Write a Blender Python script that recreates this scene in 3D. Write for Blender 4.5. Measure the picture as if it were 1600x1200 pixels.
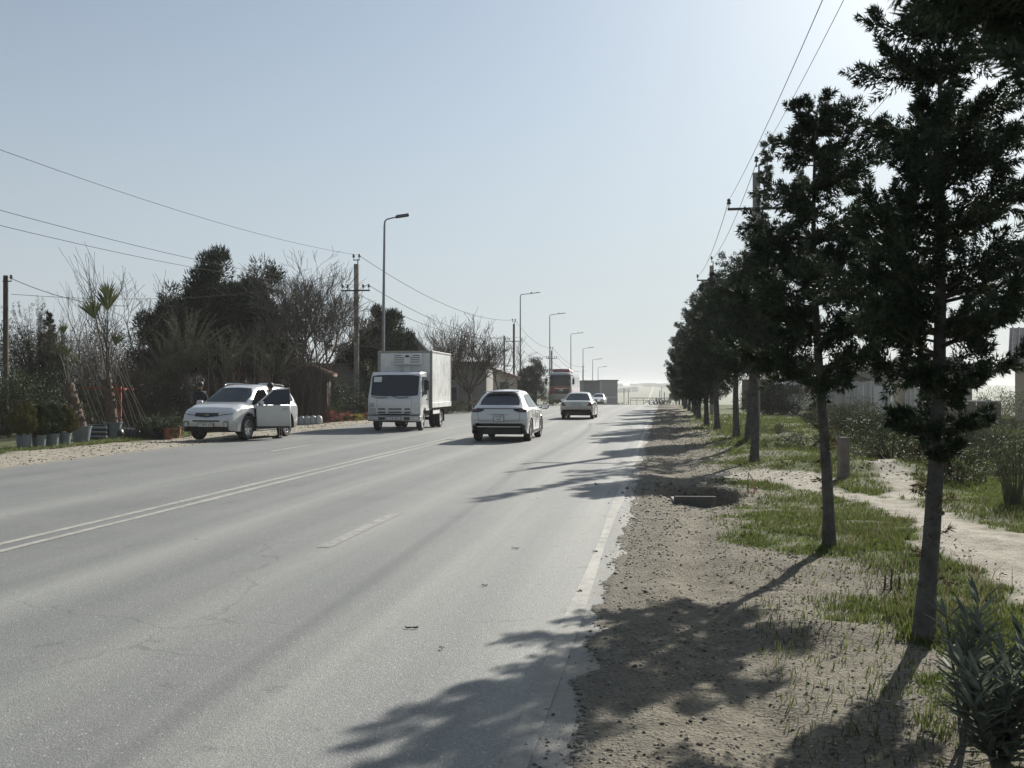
import bpy, bmesh, math, random
import numpy as np
from mathutils import Vector, Matrix
from mathutils.bvhtree import BVHTree
for _o in list(bpy.data.objects): bpy.data.objects.remove(_o)
SC = bpy.context.scene
COL = SC.collection
R = math.radians
PI = math.pi
# ------------------------------------------------------------------ camera
FPX, CAMZ, HORIZ = 1618.0, 1.65, 606.0
TH = math.atan(234.0 / FPX)
cam_d = bpy.data.cameras.new("camera")
cam = bpy.data.objects.new("camera", cam_d)
COL.objects.link(cam)
cam.location = (0, 0, CAMZ)
cam.rotation_euler = (PI / 2, 0, TH)
cam_d.sensor_width = 36.0
cam_d.lens = 36.0 * FPX / 1600.0
cam_d.shift_y = 6.0 / 1600.0
cam_d.clip_start, cam_d.clip_end = 0.05, 9000
cam_d.dof.use_dof = True
cam_d.dof.focus_distance = 26.0
cam_d.dof.aperture_fstop = 9.6
SC.camera = cam
# ------------------------------------------------------------------ light
SUN_EL = R(29.5)
SUN_AZ = R(30.0) - TH            # to the right of +Y
w = bpy.data.worlds.new("World"); SC.world = w; w.use_nodes = True
nt = w.node_tree
bg = nt.nodes["Background"]
sky = nt.nodes.new("ShaderNodeTexSky")
sky.sky_type = 'NISHITA'
sky.sun_disc = False
sky.sun_elevation = SUN_EL
sky.sun_rotation = SUN_AZ
sky.altitude = 0
sky.air_density = 1.0
sky.dust_density = 1.0
sky.ozone_density = 1.5
hs = nt.nodes.new("ShaderNodeHueSaturation"); hs.inputs["Saturation"].default_value = .92
tn = nt.nodes.new("ShaderNodeMix"); tn.data_type = 'RGBA'; tn.blend_type = 'MULTIPLY'; tn.inputs[0].default_value = 1; tn.inputs[7].default_value = (.95, 1.05, 1.08, 1)
nt.links.new(sky.outputs[0], tn.inputs[6]); nt.links.new(tn.outputs[2], hs.inputs["Color"])
# pale haze over the whole horizon, fading upwards
tc = nt.nodes.new("ShaderNodeTexCoord"); sx_ = nt.nodes.new("ShaderNodeSeparateXYZ"); nt.links.new(tc.outputs["Generated"], sx_.inputs[0])
rp = nt.nodes.new("ShaderNodeValToRGB"); rp.color_ramp.interpolation = 'EASE'
rp.color_ramp.elements[0].position = 0.0; rp.color_ramp.elements[0].color = (.88, .88, .88, 1)
rp.color_ramp.elements[1].position = .40; rp.color_ramp.elements[1].color = (.34, .34, .34, 1)
nt.links.new(sx_.outputs[2], rp.inputs[0])
mxs = nt.nodes.new("ShaderNodeMix"); mxs.data_type = 'RGBA'; mxs.inputs[7].default_value = (6.9, 7.6, 8.2, 1)
nt.links.new(rp.outputs[0], mxs.inputs[0]); nt.links.new(hs.outputs[0], mxs.inputs[6])
# hazy air scatters forwards: the sky is brightest round the sun and dimmer opposite it
sdx = nt.nodes.new("ShaderNodeVectorMath"); sdx.operation = 'DOT_PRODUCT'; nt.links.new(tc.outputs["Generated"], sdx.inputs[0])
sdx.inputs[1].default_value = (math.sin(SUN_AZ) * math.cos(SUN_EL), math.cos(SUN_AZ) * math.cos(SUN_EL), math.sin(SUN_EL))
mr_ = nt.nodes.new("ShaderNodeMapRange"); mr_.inputs[1].default_value = -1; mr_.inputs[2].default_value = 1; mr_.inputs[3].default_value = 0; mr_.inputs[4].default_value = 1
nt.links.new(sdx.outputs["Value"], mr_.inputs[0])
pw = nt.nodes.new("ShaderNodeMath"); pw.operation = 'POWER'; pw.inputs[1].default_value = 1.6; nt.links.new(mr_.outputs[0], pw.inputs[0])
ma = nt.nodes.new("ShaderNodeMath"); ma.operation = 'MULTIPLY_ADD'; ma.inputs[1].default_value = .42; ma.inputs[2].default_value = .56; nt.links.new(pw.outputs[0], ma.inputs[0])
vs_ = nt.nodes.new("ShaderNodeVectorMath"); vs_.operation = 'SCALE'; nt.links.new(mxs.outputs[2], vs_.inputs[0]); nt.links.new(ma.outputs[0], vs_.inputs["Scale"])
nt.links.new(vs_.outputs[0], bg.inputs[0])
bg.inputs[1].default_value = 0.060
sun_d = bpy.data.lights.new("sun", 'SUN')
sun_d.energy = 5.0
sun_d.angle = R(0.55)
sun_d.color = (1.0, 0.95, 0.87)
sun = bpy.data.objects.new("sun", sun_d); COL.objects.link(sun)
_sd = Vector((math.sin(SUN_AZ) * math.cos(SUN_EL), math.cos(SUN_AZ) * math.cos(SUN_EL), math.sin(SUN_EL)))
sun.rotation_euler = _sd.to_track_quat('Z', 'Y').to_euler()
sun.location = _sd * 60
SC.view_settings.view_transform = 'Standard'
SC.view_settings.look = 'None'
SC.view_settings.gamma = 1.0
SC.view_settings.exposure = 0.64
SC.render.engine = 'CYCLES'
SC.cycles.use_denoising = True
SC.cycles.max_bounces = 8
SC.cycles.transparent_max_bounces = 8
SC.cycles.volume_bounces = 1
SC.cycles.caustics_reflective = False
SC.cycles.caustics_refractive = False
# ------------------------------------------------------------------ picture <-> place
FW = (-math.sin(TH), math.cos(TH)); RT = (math.cos(TH), math.sin(TH))
def at_d(px, py, d):
    """point at depth d in front of the camera, on the ray through photo pixel (px, py)"""
    u = (px - 800.0) / FPX; v = (HORIZ - py) / FPX
    return Vector((d * (FW[0] + u * RT[0]), d * (FW[1] + u * RT[1]), CAMZ + v * d))
_Y = [-400, 0, 80, 110, 138, 170, 200, 245, 300, 450, 700, 1300, 4500]
_Z = [0, 0, 0, -.15, -.6, -1.5, -2.7, -5.2, -7.5, -12, -15, -16, -16]
def zt0(y):
    return np.interp(y, _Y, _Z)
def gp(px, py):
    """flat ground point under photo pixel"""
    return at_d(px, py, CAMZ * FPX / (py - HORIZ))
def at_x(px, X):
    """ground point in photo column px at road offset X"""
    u = (px - 800.0) / FPX
    d = X / (FW[0] + u * RT[0])
    p = at_d(px, HORIZ, d); p.z = float(zt0(p.y)); return p
def depth(p):
    return p[0] * FW[0] + p[1] * FW[1]
# ------------------------------------------------------------------ noise
_rs = np.random.RandomState(7)
_tab = _rs.rand(256, 256)
def vnoise(x, y):
    x = np.asarray(x, float); y = np.asarray(y, float)
    xi = np.floor(x).astype(int); yi = np.floor(y).astype(int)
    fx = x - xi; fy = y - yi
    fx = fx * fx * (3 - 2 * fx); fy = fy * fy * (3 - 2 * fy)
    a = _tab[xi & 255, yi & 255]; b = _tab[(xi + 1) & 255, yi & 255]
    c = _tab[xi & 255, (yi + 1) & 255]; d = _tab[(xi + 1) & 255, (yi + 1) & 255]
    return (a * (1 - fx) + b * fx) * (1 - fy) + (c * (1 - fx) + d * fx) * fy
def fbm(x, y, o=4):
    s = 0; a = .5; t = 0
    for k in range(o):
        s = s + a * vnoise(x * 2 ** k + 17.3 * k, y * 2 ** k + 5.1 * k); t += a; a *= .5
    return s / t
def sstep(a, b, x):
    t = np.clip((x - a) / (b - a), 0, 1); return t * t * (3 - 2 * t)
# ------------------------------------------------------------------ mesh helpers
def link(o, parent=None):
    COL.objects.link(o)
    if parent is not None: o.parent = parent
    return o
def tag(o, label=None, cat=None, group=None, kind=None):
    if label: o['label'] = label
    if cat: o['category'] = cat
    if group: o['group'] = group
    if kind: o['kind'] = kind
    return o
def thing(name, label, cat, loc=(0, 0, 0), rz=0, group=None):
    o = bpy.data.objects.new(name, None); COL.objects.link(o)
    o.empty_display_size = .3
    o.location = loc; o.rotation_euler = (0, 0, rz)
    return tag(o, label, cat, group)
def smooth(me, deg=35):
    n = len(me.polygons)
    me.polygons.foreach_set("use_smooth", np.ones(n, dtype=bool))
    try: me.set_sharp_from_angle(angle=R(deg))
    except Exception: pass
class MB:
    """collects verts and faces for one mesh"""
    def __init__(s): s.v = []; s.f = []; s.m = []; s.cur = 0
    def add(s, vs, fs):
        b = len(s.v); s.v.extend([tuple(q) for q in vs])
        for f in fs: s.f.append(tuple(b + i for i in f)); s.m.append(s.cur)
    def box(s, c, d, M=None, bev=0.0, taper=1.0):
        """centre c, full size d; taper scales the top in x and y"""
        x, y, z = d[0] / 2, d[1] / 2, d[2] / 2
        if bev <= 0:
            vs = [(-x, -y, -z), (x, -y, -z), (x, y, -z), (-x, y, -z), (-x * taper, -y * taper, z), (x * taper, -y * taper, z), (x * taper, y * taper, z), (-x * taper, y * taper, z)]
            fs = [(0, 3, 2, 1), (4, 5, 6, 7), (0, 1, 5, 4), (1, 2, 6, 5), (2, 3, 7, 6), (3, 0, 4, 7)]
        else:
            b = min(bev, x * .9, y * .9, z * .9); vs = []
            for sx in (-1, 1):
                for sy in (-1, 1):
                    for sz in (-1, 1):
                        vs += [(sx * x, sy * (y - b), sz * (z - b)), (sx * (x - b), sy * y, sz * (z - b)), (sx * (x - b), sy * (y - b), sz * z)]
            bm = bmesh.new()
            for q in vs: bm.verts.new(q)
            r = bmesh.ops.convex_hull(bm, input=bm.verts)
            bmesh.ops.dissolve_limit(bm, angle_limit=.01, verts=bm.verts, edges=bm.edges)
            bm.verts.index_update()
            vs = [v.co.copy() for v in bm.verts]; fs = [[v.index for v in f.verts] for f in bm.faces]
            bm.free()
        vs = [Vector(q) for q in vs]
        if M is not None: vs = [M @ q for q in vs]
        s.add([q + Vector(c) for q in vs], fs)
        return s
    def tube(s, pts, rad, n=6, cap=True):
        pts = [Vector(p) for p in pts]
        if not hasattr(rad, '__len__'): rad = [rad] * len(pts)
        rings = []; b0 = len(s.v)
        prev = None
        for i, p in enumerate(pts):
            t = (pts[min(i + 1, len(pts) - 1)] - pts[max(i - 1, 0)])
            if t.length < 1e-9: t = Vector((0, 0, 1))
            t.normalize()
            if prev is None:
                a = Vector((1, 0, 0)) if abs(t.x) < .8 else Vector((0, 1, 0))
                u = t.cross(a).normalized()
            else:
                u = (prev - t * prev.dot(t))
                if u.length < 1e-6: u = t.orthogonal()
                u.normalize()
            prev = u; w_ = t.cross(u)
            for k in range(n):
                an = 2 * PI * k / n
                s.v.append(tuple(p + (u * math.cos(an) + w_ * math.sin(an)) * rad[i]))
        for i in range(len(pts) - 1):
            for k in range(n):
                a = b0 + i * n + k; b = b0 + i * n + (k + 1) % n
                s.f.append((a, b, b + n, a + n)); s.m.append(s.cur)
        if cap:
            s.f.append(tuple(b0 + k for k in range(n))[::-1]); s.m.append(s.cur)
            s.f.append(tuple(b0 + (len(pts) - 1) * n + k for k in range(n))); s.m.append(s.cur)
        return s
    def lathe(s, prof, n=24, c=(0, 0, 0), M=None, close=False):
        """prof [(r, z)] round local Z"""
        b0 = len(s.v); c = Vector(c)
        for r, z in prof:
            for k in range(n):
                an = 2 * PI * k / n
                q = Vector((r * math.cos(an), r * math.sin(an), z))
                if M is not None: q = M @ q
                s.v.append(tuple(q + c))
        m = len(prof)
        for i in range(m - 1 + (1 if close else 0)):
            j = (i + 1) % m
            for k in range(n):
                s.f.append((b0 + i * n + k, b0 + i * n + (k + 1) % n, b0 + j * n + (k + 1) % n, b0 + j * n + k)); s.m.append(s.cur)
        return s
    def prism(s, poly, z0, z1, M=None, c=(0, 0, 0)):
        """polygon in xy pulled from z0 to z1"""
        n = len(poly); c = Vector(c)
        vs = [Vector((p[0], p[1], z0)) for p in poly] + [Vector((p[0], p[1], z1)) for p in poly]
        if M is not None: vs = [M @ q for q in vs]
        fs = [tuple(range(n))[::-1], tuple(range(n, 2 * n))] + [(i, (i + 1) % n, n + (i + 1) % n, n + i) for i in range(n)]
        s.add([q + c for q in vs], fs)
        return s
    def build(s, name, mats, parent=None, sm=None, loc=None):
        me = bpy.data.meshes.new(name)
        me.from_pydata(s.v, [], s.f)
        if not isinstance(mats, (list, tuple)): mats = [mats]
        for m in mats: me.materials.append(m)
        if len(mats) > 1: me.polygons.foreach_set("material_index", s.m)
        me.validate(verbose=False)
        bm = bmesh.new(); bm.from_mesh(me); bmesh.ops.recalc_face_normals(bm, faces=bm.faces); bm.to_mesh(me); bm.free()
        if sm: smooth(me, sm)
        o = bpy.data.objects.new(name, me)
        link(o, parent)
        if loc is not None: o.location = loc
        return o
def np_mesh(name, V, F, mats, parent=None, sm=False, attrs=None):
    """V (n,3); F (m,3) or (m,4) arrays"""
    me = bpy.data.meshes.new(name)
    V = np.asarray(V, dtype=np.float32); F = np.asarray(F, dtype=np.int32)
    m, k = F.shape
    me.vertices.add(len(V)); me.vertices.foreach_set("co", V.ravel())
    me.loops.add(m * k); me.loops.foreach_set("vertex_index", F.ravel())
    me.polygons.add(m); me.polygons.foreach_set("loop_start", np.arange(0, m * k, k, dtype=np.int32))
    me.update(calc_edges=True)
    if not isinstance(mats, (list, tuple)): mats = [mats]
    for q in mats: me.materials.append(q)
    if sm: me.polygons.foreach_set("use_smooth", np.ones(m, dtype=bool))
    for an, av in (attrs or {}).items():
        at = me.attributes.new(an, 'FLOAT', 'POINT'); at.data.foreach_set("value", np.asarray(av, dtype=np.float32))
    o = bpy.data.objects.new(name, me)
    return link(o, parent)
def copy_tree(o, parent=None):
    c = o.copy(); COL.objects.link(c)
    if parent is not None: c.parent = parent
    for ch in list(o.children): copy_tree(ch, c)
    return c
def text_part(name, txt, size, mat, parent, M, depth_=.004, align='CENTER', sx=1.0):
    cu = bpy.data.curves.new(name, 'FONT'); cu.body = txt; cu.size = size; cu.extrude = depth_
    cu.align_x = align; cu.align_y = 'CENTER'; cu.resolution_u = 3
    t = bpy.data.objects.new(name, cu); COL.objects.link(t)
    dg = bpy.context.evaluated_depsgraph_get()
    me = bpy.data.meshes.new_from_object(t.evaluated_get(dg))
    bpy.data.objects.remove(t)
    me.transform(M @ Matrix.Diagonal((sx, 1, 1, 1)))
    me.materials.clear(); me.materials.append(mat)
    o = bpy.data.objects.new(name, me)
    return link(o, parent)
# ------------------------------------------------------------------ materials
class NB:
    def __init__(s, name):
        s.m = bpy.data.materials.new(name); s.m.use_nodes = True
        s.t = s.m.node_tree; s.n = s.t.nodes; s.l = s.t.links
        s.b = s.n["Principled BSDF"]; s.out = s.n["Material Output"]
        s.pos = s.n.new("ShaderNodeNewGeometry").outputs["Position"]
    def N(s, t, **kw):
        x = s.n.new(t)
        for k, v in kw.items(): setattr(x, k, v)
        return x
    def mapped(s, sc, src=None):
        m = s.N("ShaderNodeMapping"); m.inputs["Scale"].default_value = sc
        s.l.new(src or s.pos, m.inputs["Vector"]); return m.outputs[0]
    def noise(s, sc, det=4, rough=.6, vec=None, dist=0):
        x = s.N("ShaderNodeTexNoise"); x.inputs["Scale"].default_value = sc
        x.inputs["Detail"].default_value = det; x.inputs["Roughness"].default_value = rough
        x.inputs["Distortion"].default_value = dist
        s.l.new(vec or s.pos, x.inputs["Vector"]); return x.outputs["Fac"]
    def voro(s, sc, feat='F1', out="Distance", vec=None, rand=1):
        x = s.N("ShaderNodeTexVoronoi", feature=feat); x.inputs["Scale"].default_value = sc
        x.inputs["Randomness"].default_value = rand
        s.l.new(vec or s.pos, x.inputs["Vector"]); return x.outputs[out]
    def ramp(s, src, stops, interp='LINEAR'):
        x = s.N("ShaderNodeValToRGB"); cr = x.color_ramp; cr.interpolation = interp
        while len(cr.elements) > 1: cr.elements.remove(cr.elements[-1])
        for i, (p, c) in enumerate(stops):
            e = cr.elements[0] if i == 0 else cr.elements.new(p)
            e.position = p
            e.color = (c, c, c, 1) if not hasattr(c, '__len__') else (*c, 1)
        s.l.new(src, x.inputs[0]); return x.outputs[0]
    def mix(s, f, a, b, mode='MIX'):
        x = s.N("ShaderNodeMix", data_type='RGBA', blend_type=mode)
        for sk, v in ((x.inputs[0], f), (x.inputs[6], a), (x.inputs[7], b)):
            if hasattr(v, 'is_linked') or hasattr(v, 'node'): s.l.new(v, sk)
            elif hasattr(v, '__len__'): sk.default_value = (*v, 1)
            else: sk.default_value = v if sk == x.inputs[0] else (v, v, v, 1)
        return x.outputs[2]
    def math(s, op, a, b=0.0, clamp=False):
        x = s.N("ShaderNodeMath", operation=op, use_clamp=clamp)
        for sk, v in ((x.inputs[0], a), (x.inputs[1], b)):
            if hasattr(v, 'node'): s.l.new(v, sk)
            else: sk.default_value = v
        return x.outputs[0]
    def attr(s, nm):
        x = s.N("ShaderNodeAttribute", attribute_name=nm); return x.outputs["Fac"]
    def island(s):
        return s.n.new("ShaderNodeNewGeometry").outputs["Random Per Island"]
    def bump(s, h, dist=.01, strength=1.0, prev=None):
        x = s.N("ShaderNodeBump"); x.inputs["Distance"].default_value = dist; x.inputs["Strength"].default_value = strength
        s.l.new(h, x.inputs["Height"])
        if prev is not None: s.l.new(prev, x.inputs["Normal"])
        return x.outputs[0]
    def set(s, col=None, rough=None, metal=None, normal=None, spec=None, coat=None):
        def put(k, v):
            sk = s.b.inputs[k]
            if hasattr(v, 'node'): s.l.new(v, sk)
            elif hasattr(v, '__len__'): sk.default_value = (*v, 1)
            else: sk.default_value = v
        if col is not None: put("Base Color", col)
        if rough is not None: put("Roughness", rough)
        if metal is not None: put("Metallic", metal)
        if normal is not None: s.l.new(normal, s.b.inputs["Normal"])
        if spec is not None: put("Specular IOR Level", spec)
        if coat is not None: put("Coat Weight", coat); s.b.inputs["Coat Roughness"].default_value = .05
        return s.m
def simple(name, col, rough=.6, metal=0, var=.15, sc=6, bump=0, bsc=60, spec=.5, coat=0, dirt=0):
    """one surface colour with soft uneven wear"""
    s = NB(name)
    s.pos = s.N("ShaderNodeTexCoord").outputs["Object"]
    a = tuple(max(0, c * (1 - var)) for c in col); b = tuple(min(1, c * (1 + var)) for c in col)
    n = s.noise(sc, 5)
    c = s.mix(s.ramp(n, [(.3, 0), (.7, 1)]), a, b)
    if dirt:
        d = s.noise(2.3, 6, .7)
        c = s.mix(s.ramp(d, [(.45, 0), (.75, dirt)]), c, (.16, .14, .11))
    nm = s.bump(s.noise(bsc, 4), bump) if bump else None
    rr = s.ramp(n, [(.3, max(0, rough - .06)), (.7, min(1, rough + .06))])
    return s.set(c, rr, metal, nm, spec, coat)
def foliage(name, dark, light, trans=.25, rough=.55, sc=1.5, spec=.4):
    s = NB(name)
    r = s.island()
    n = s.noise(sc, 3)
    f = s.math('ADD', s.math('MULTIPLY', r, .6), s.math('MULTIPLY', n, .5))
    c = s.mix(s.ramp(f, [(.2, 0), (.9, 1)]), dark, light)
    s.set(c, rough, spec=spec)
    tr = s.N("ShaderNodeBsdfTranslucent"); s.l.new(c, tr.inputs[0])
    mx = s.N("ShaderNodeMixShader"); mx.inputs[0].default_value = trans
    s.l.new(s.b.outputs[0], mx.inputs[1]); s.l.new(tr.outputs[0], mx.inputs[2])
    s.l.new(mx.outputs[0], s.out.inputs[0])
    return s.m
# ================================================================== ground
RX0, RX1 = -13.5, -0.34                     # paved width
def seg_dist(x, y, pts, ws):
    best = np.full(np.shape(x), 9e9)
    for (a, b, wa, wb) in zip(pts[:-1], pts[1:], ws[:-1], ws[1:]):
        ax, ay = a; bx, by = b
        dx, dy = bx - ax, by - ay
        t = np.clip(((x - ax) * dx + (y - ay) * dy) / (dx * dx + dy * dy), 0, 1)
        d = np.hypot(x - ax - t * dx, y - ay - t * dy) - (wa + (wb - wa) * t)
        best = np.minimum(best, d)
    return best
def _g2(px, py):
    p = gp(px, py); return (p.x, p.y)
PATH1 = [_g2(1150, 742), _g2(1215, 748), _g2(1290, 765), _g2(1380, 786), _g2(1450, 812), _g2(1525, 862), _g2(1620, 912), _g2(1800, 1010)]
PW1 = [.5, .8, .30, .32, .30, .42, .40, .4]
PATH2 = [_g2(1340, 728), _g2(1400, 752), _g2(1425, 782)]
PW2 = [.12, .28, .30]
LANE = [(60, 38), (26, 40.5), (10, 48), (6.5, 70)]       # pale track far right
LW = [1.2, 1.0, .8, .8]
PIT = gp(1092, 778)
def masks(x, y):
    """grass 0..1 and path 0..1 on the open ground"""
    n = fbm(x * .9, y * .9, 4) - .5; n2 = fbm(x * 4 + 9, y * 4, 3) - .5
    dpath = np.minimum(seg_dist(x, y, PATH1, PW1), seg_dist(x, y, PATH2, PW2))
    dl = seg_dist(x, y, LANE, LW)
    path = 1 - sstep(-.12, .22, dpath + n * .7 + n2 * .5)
    path = np.maximum(path, 1 - sstep(-.3, .6, dl + n * 1.2))
    edge = 1.32 + .35 * np.sin(y * .9) * (y < 14) + np.clip((y - 14) * .02, 0, .35)
    edge = edge + np.where(y < 7.2, (7.2 - y) * .35, 0)
    g = sstep(-.25, .25, x - edge + n * 1.6 + n2 * .9)
    bare = sstep(.56, .70, fbm(x * .55 + 40, y * .55 + 3, 4))
    g = g * (1 - .55 * bare)
    g = g * (1 - path)
    gl = sstep(-.3, .3, -16.2 - x + n * 1.5) * .7
    g = np.where(x < 0, gl, g)
    return g, path
def bumps(x, y):
    """relief of the open ground, fading to nothing at the pavement edge"""
    fr = sstep(0, .5, x - RX1); fl = sstep(0, .8, RX0 - x); e = np.maximum(fr, fl)
    near = 1 / (1 + np.abs(y) / 60)
    h = (fbm(x * .35, y * .35, 3) - .5) * .22 + (fbm(x * 2.1, y * 2.1, 3) - .5) * .07 * near + (fbm(x * 9, y * 9, 3) - .5) * .035 * near
    h = h + np.where((x > 1.2) & (y < 60), .05 * sstep(1.2, 2.2, x), 0)
    # rut along the gravel
    h = h - .05 * np.exp(-((x - .45 - .12 * np.sin(y * .5)) / .22) ** 2) * (x > 0) * near
    # the dug hole round the drain box
    dx, dy = x - PIT.x - .02, y - PIT.y - .72
    rr = np.hypot(dx / .70, dy / 1.35) + (fbm(x * 3, y * 3, 3) - .5) * .45
    h = h - .8 * (1 - sstep(.62, 1.02, rr)) + .05 * np.exp(-((rr - 1.25) / .22) ** 2) * (dy > -.6)
    # spoil heaps and low rubble mounds
    for (px, py, hh, rd) in ((1255, 736, .16, .8), (1380, 742, .22, 1.0), (1230, 700, .3, 1.6), (1300, 690, .2, 1.4), (1225, 712, .12, .7), (1290, 990, .08, .35)):
        q = gp(px, py); h = h + hh * np.exp(-(((x - q.x) / rd) ** 2 + ((y - q.y) / (rd * .8)) ** 2)) * (.6 + .8 * fbm(x * 2.5, y * 2.5, 3))
    far = sstep(900, 2200, y)
    hills = far * (fbm(x / 420 + 3, y / 700, 4) * 35 + 1)
    return h * e * (y < 400) + hills
def groundz(x, y):
    return zt0(y) + bumps(x, y)
def gz(x, y):
    return float(groundz(np.array([x]), np.array([y]))[0])
ys = [3.0]
while ys[-1] < 4300: ys.append(ys[-1] * 1.0115 if ys[-1] < 400 else ys[-1] * 1.03)
yb = [3.0]
while yb[-1] > -110: yb.append(yb[-1] - (.25 + abs(yb[-1] - 3) * .12))
YS = np.array(sorted(set(yb[1:] + ys)))
def grow(x0, step, flat, g, far):
    xs = [x0]; st = step
    while abs(xs[-1] - x0) < far:
        if abs(xs[-1] - x0) > flat: st *= g
        xs.append(xs[-1] + st)
    return np.array(xs)
XR = grow(RX1, .05, 4.5, 1.05, 2300)
XL = grow(RX0, -.16, 5, 1.07, 2300)[::-1]
# --- materials
def mat_earth():
    s = NB("earth")
    g = s.attr("grass"); p = s.attr("path")
    fine = s.noise(38, 6, .7); med = s.noise(5, 6, .65); big = s.noise(.8, 4)
    dirt = s.mix(s.ramp(med, [(.3, 0), (.72, 1)]), (.135, .121, .092), (.272, .250, .194))
    dirt = s.mix(s.ramp(big, [(.40, 0), (.62, .7)]), dirt, (.20, .178, .14))
    cell = s.ramp(s.voro(55, out="Color"), [(0, .35), (.5, .95), (1, 1.5)])
    dirt = s.mix(.38, dirt, s.mix(1.0, dirt, cell, 'MULTIPLY'))
    dirt = s.mix(s.ramp(fine, [(.32, .75), (.5, 0)]), dirt, (.07, .06, .05))
    pth = s.mix(s.ramp(med, [(.35, 0), (.7, 1)]), (.29, .265, .215), (.44, .41, .34))
    pth = s.mix(s.ramp(fine, [(.3, .6), (.46, 0)]), pth, (.18, .15, .12))
    grs = s.mix(s.ramp(med, [(.3, 0), (.65, 1)]), (.045, .062, .018), (.095, .118, .032))
    grs = s.mix(s.ramp(s.noise(14, 4), [(.56, 0), (.76, .6)]), grs, (.19, .165, .115))
    sep = s.N("ShaderNodeSeparateXYZ"); s.l.new(s.pos, sep.inputs[0])
    nr = s.ramp(s.math('ADD', s.math('ADD', s.math('MULTIPLY', sep.outputs[0], 1.4), .85), s.math('MULTIPLY', s.math('SUBTRACT', s.noise(1.7, 5), .5), 1.2)), [(0, .5), (.85, 0)])
    onr = s.math('MULTIPLY', nr, s.math('GREATER_THAN', sep.outputs[0], -5.0))
    dirt = s.mix(onr, dirt, s.mix(s.ramp(fine, [(.3, 0), (.7, 1)]), (.10, .10, .092), (.185, .18, .16)))
    c = s.mix(g, s.mix(p, dirt, pth), grs)
    h1 = s.bump(s.voro(45), .012, .8); h2 = s.bump(fine, .02, .9, h1); h3 = s.bump(med, .05, .6, h2)
    return s.set(c, .95, normal=h3, spec=.15)
M_EARTH = mat_earth()
def mat_asphalt():
    s = NB("asphalt")
    sep = s.N("ShaderNodeSeparateXYZ"); s.l.new(s.pos, sep.inputs[0]); X = sep.outputs[0]
    long1 = s.noise(1, 5, .6, s.mapped((1.6, .035, 1))); long2 = s.noise(1, 4, .55, s.mapped((.5, .12, 1)))
    blot = s.noise(.55, 5, .6); med = s.noise(9, 5, .7)
    c = s.mix(s.ramp(long1, [(.30, 0), (.70, 1)]), (.110, .116, .112), (.164, .171, .163))
    c = s.mix(s.ramp(blot, [(.35, 0), (.7, .5)]), c, (.175, .174, .168))
    # pale rubbed bands between the wheel tracks
    def band(c0, wd):
        d = s.math('ABSOLUTE', s.math('SUBTRACT', s.math('ADD', X, s.math('MULTIPLY', s.math('SUBTRACT', long2, .5), .5)), c0))
        return s.math('SUBTRACT', 1.0, s.math('DIVIDE', d, wd), True)
    b = s.math('ADD', s.math('ADD', band(-3.35, .42), band(-1.9, .5)), s.math('ADD', band(-5.0, .45), s.math('ADD', band(-8.6, .5), band(-.9, .4))), True)
    c = s.mix(s.math('MULTIPLY', b, s.ramp(long1, [(.3, .25), (.7, 1.0)])), c, (.238, .242, .220))
    # aggregate
    ag = s.voro(150, out="Color"); agd = s.voro(62, out="Distance")
    c = s.mix(.48, c, s.mix(1.0, c, s.ramp(ag, [(.0, .35), (.55, 1.0), (.9, 1.9)]), 'MULTIPLY'))
    c = s.mix(s.ramp(s.voro(19, out="Distance"), [(.07, .9), (.13, 0)]), c, (.46, .45, .42))
    # tar patches, hairline cracks
    ck = s.voro(.42, 'DISTANCE_TO_EDGE', vec=None)
    wob = s.N("ShaderNodeVectorMath", operation='ADD')
    nz = s.N("ShaderNodeTexNoise"); nz.inputs["Scale"].default_value = 1.3; nz.inputs["Detail"].default_value = 6; s.l.new(s.pos, nz.inputs["Vector"])
    sc_ = s.N("ShaderNodeVectorMath", operation='SCALE'); sc_.inputs["Scale"].default_value = .9; s.l.new(nz.outputs["Color"], sc_.inputs[0])
    s.l.new(s.pos, wob.inputs[0]); s.l.new(sc_.outputs[0], wob.inputs[1])
    ck = s.voro(.22, 'DISTANCE_TO_EDGE', vec=wob.outputs[0])
    ckm = s.math('MULTIPLY', s.ramp(ck, [(.0, 1), (.0035, 0)]), s.ramp(s.noise(.35, 3), [(.46, 0), (.56, 1)]))
    c = s.mix(s.math('MULTIPLY', ckm, .42), c, (.04, .04, .04))
    pm = s.math('MULTIPLY', s.ramp(s.noise(3.2, 3, .5), [(.66, 0), (.72, .7)]), s.ramp(s.noise(60, 3), [(.45, 0), (.6, 1)]))
    c = s.mix(pm, c, (.045, .045, .045))
    # dust blown over the edges
    dn = s.math('MULTIPLY', s.math('SUBTRACT', s.noise(2.2, 6, .7), .5), 1.1)
    ed = s.ramp(s.math('ADD', s.math('ADD', X, dn), .62), [(0, 0), (.36, 1.0)])
    ed2 = s.ramp(s.math('ADD', s.math('MULTIPLY', s.math('ADD', X, 12.9), -1.0), dn), [(0, 0), (.7, .9)])
    c = s.mix(s.math('MAXIMUM', ed, ed2), c, s.mix(s.ramp(s.noise(5, 6, .65), [(.3, 0), (.72, 1)]), (.165, .152, .122), (.25, .232, .19)))
    h = s.bump(s.voro(120), .003, .7); h = s.bump(s.noise(45, 4), .004, .6, h); h = s.bump(med, .008, .35, h)
    return s.set(c, s.ramp(blot, [(.3, .62), (.7, .74)]), normal=h, spec=.5)
M_ASPH = mat_asphalt()
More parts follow.
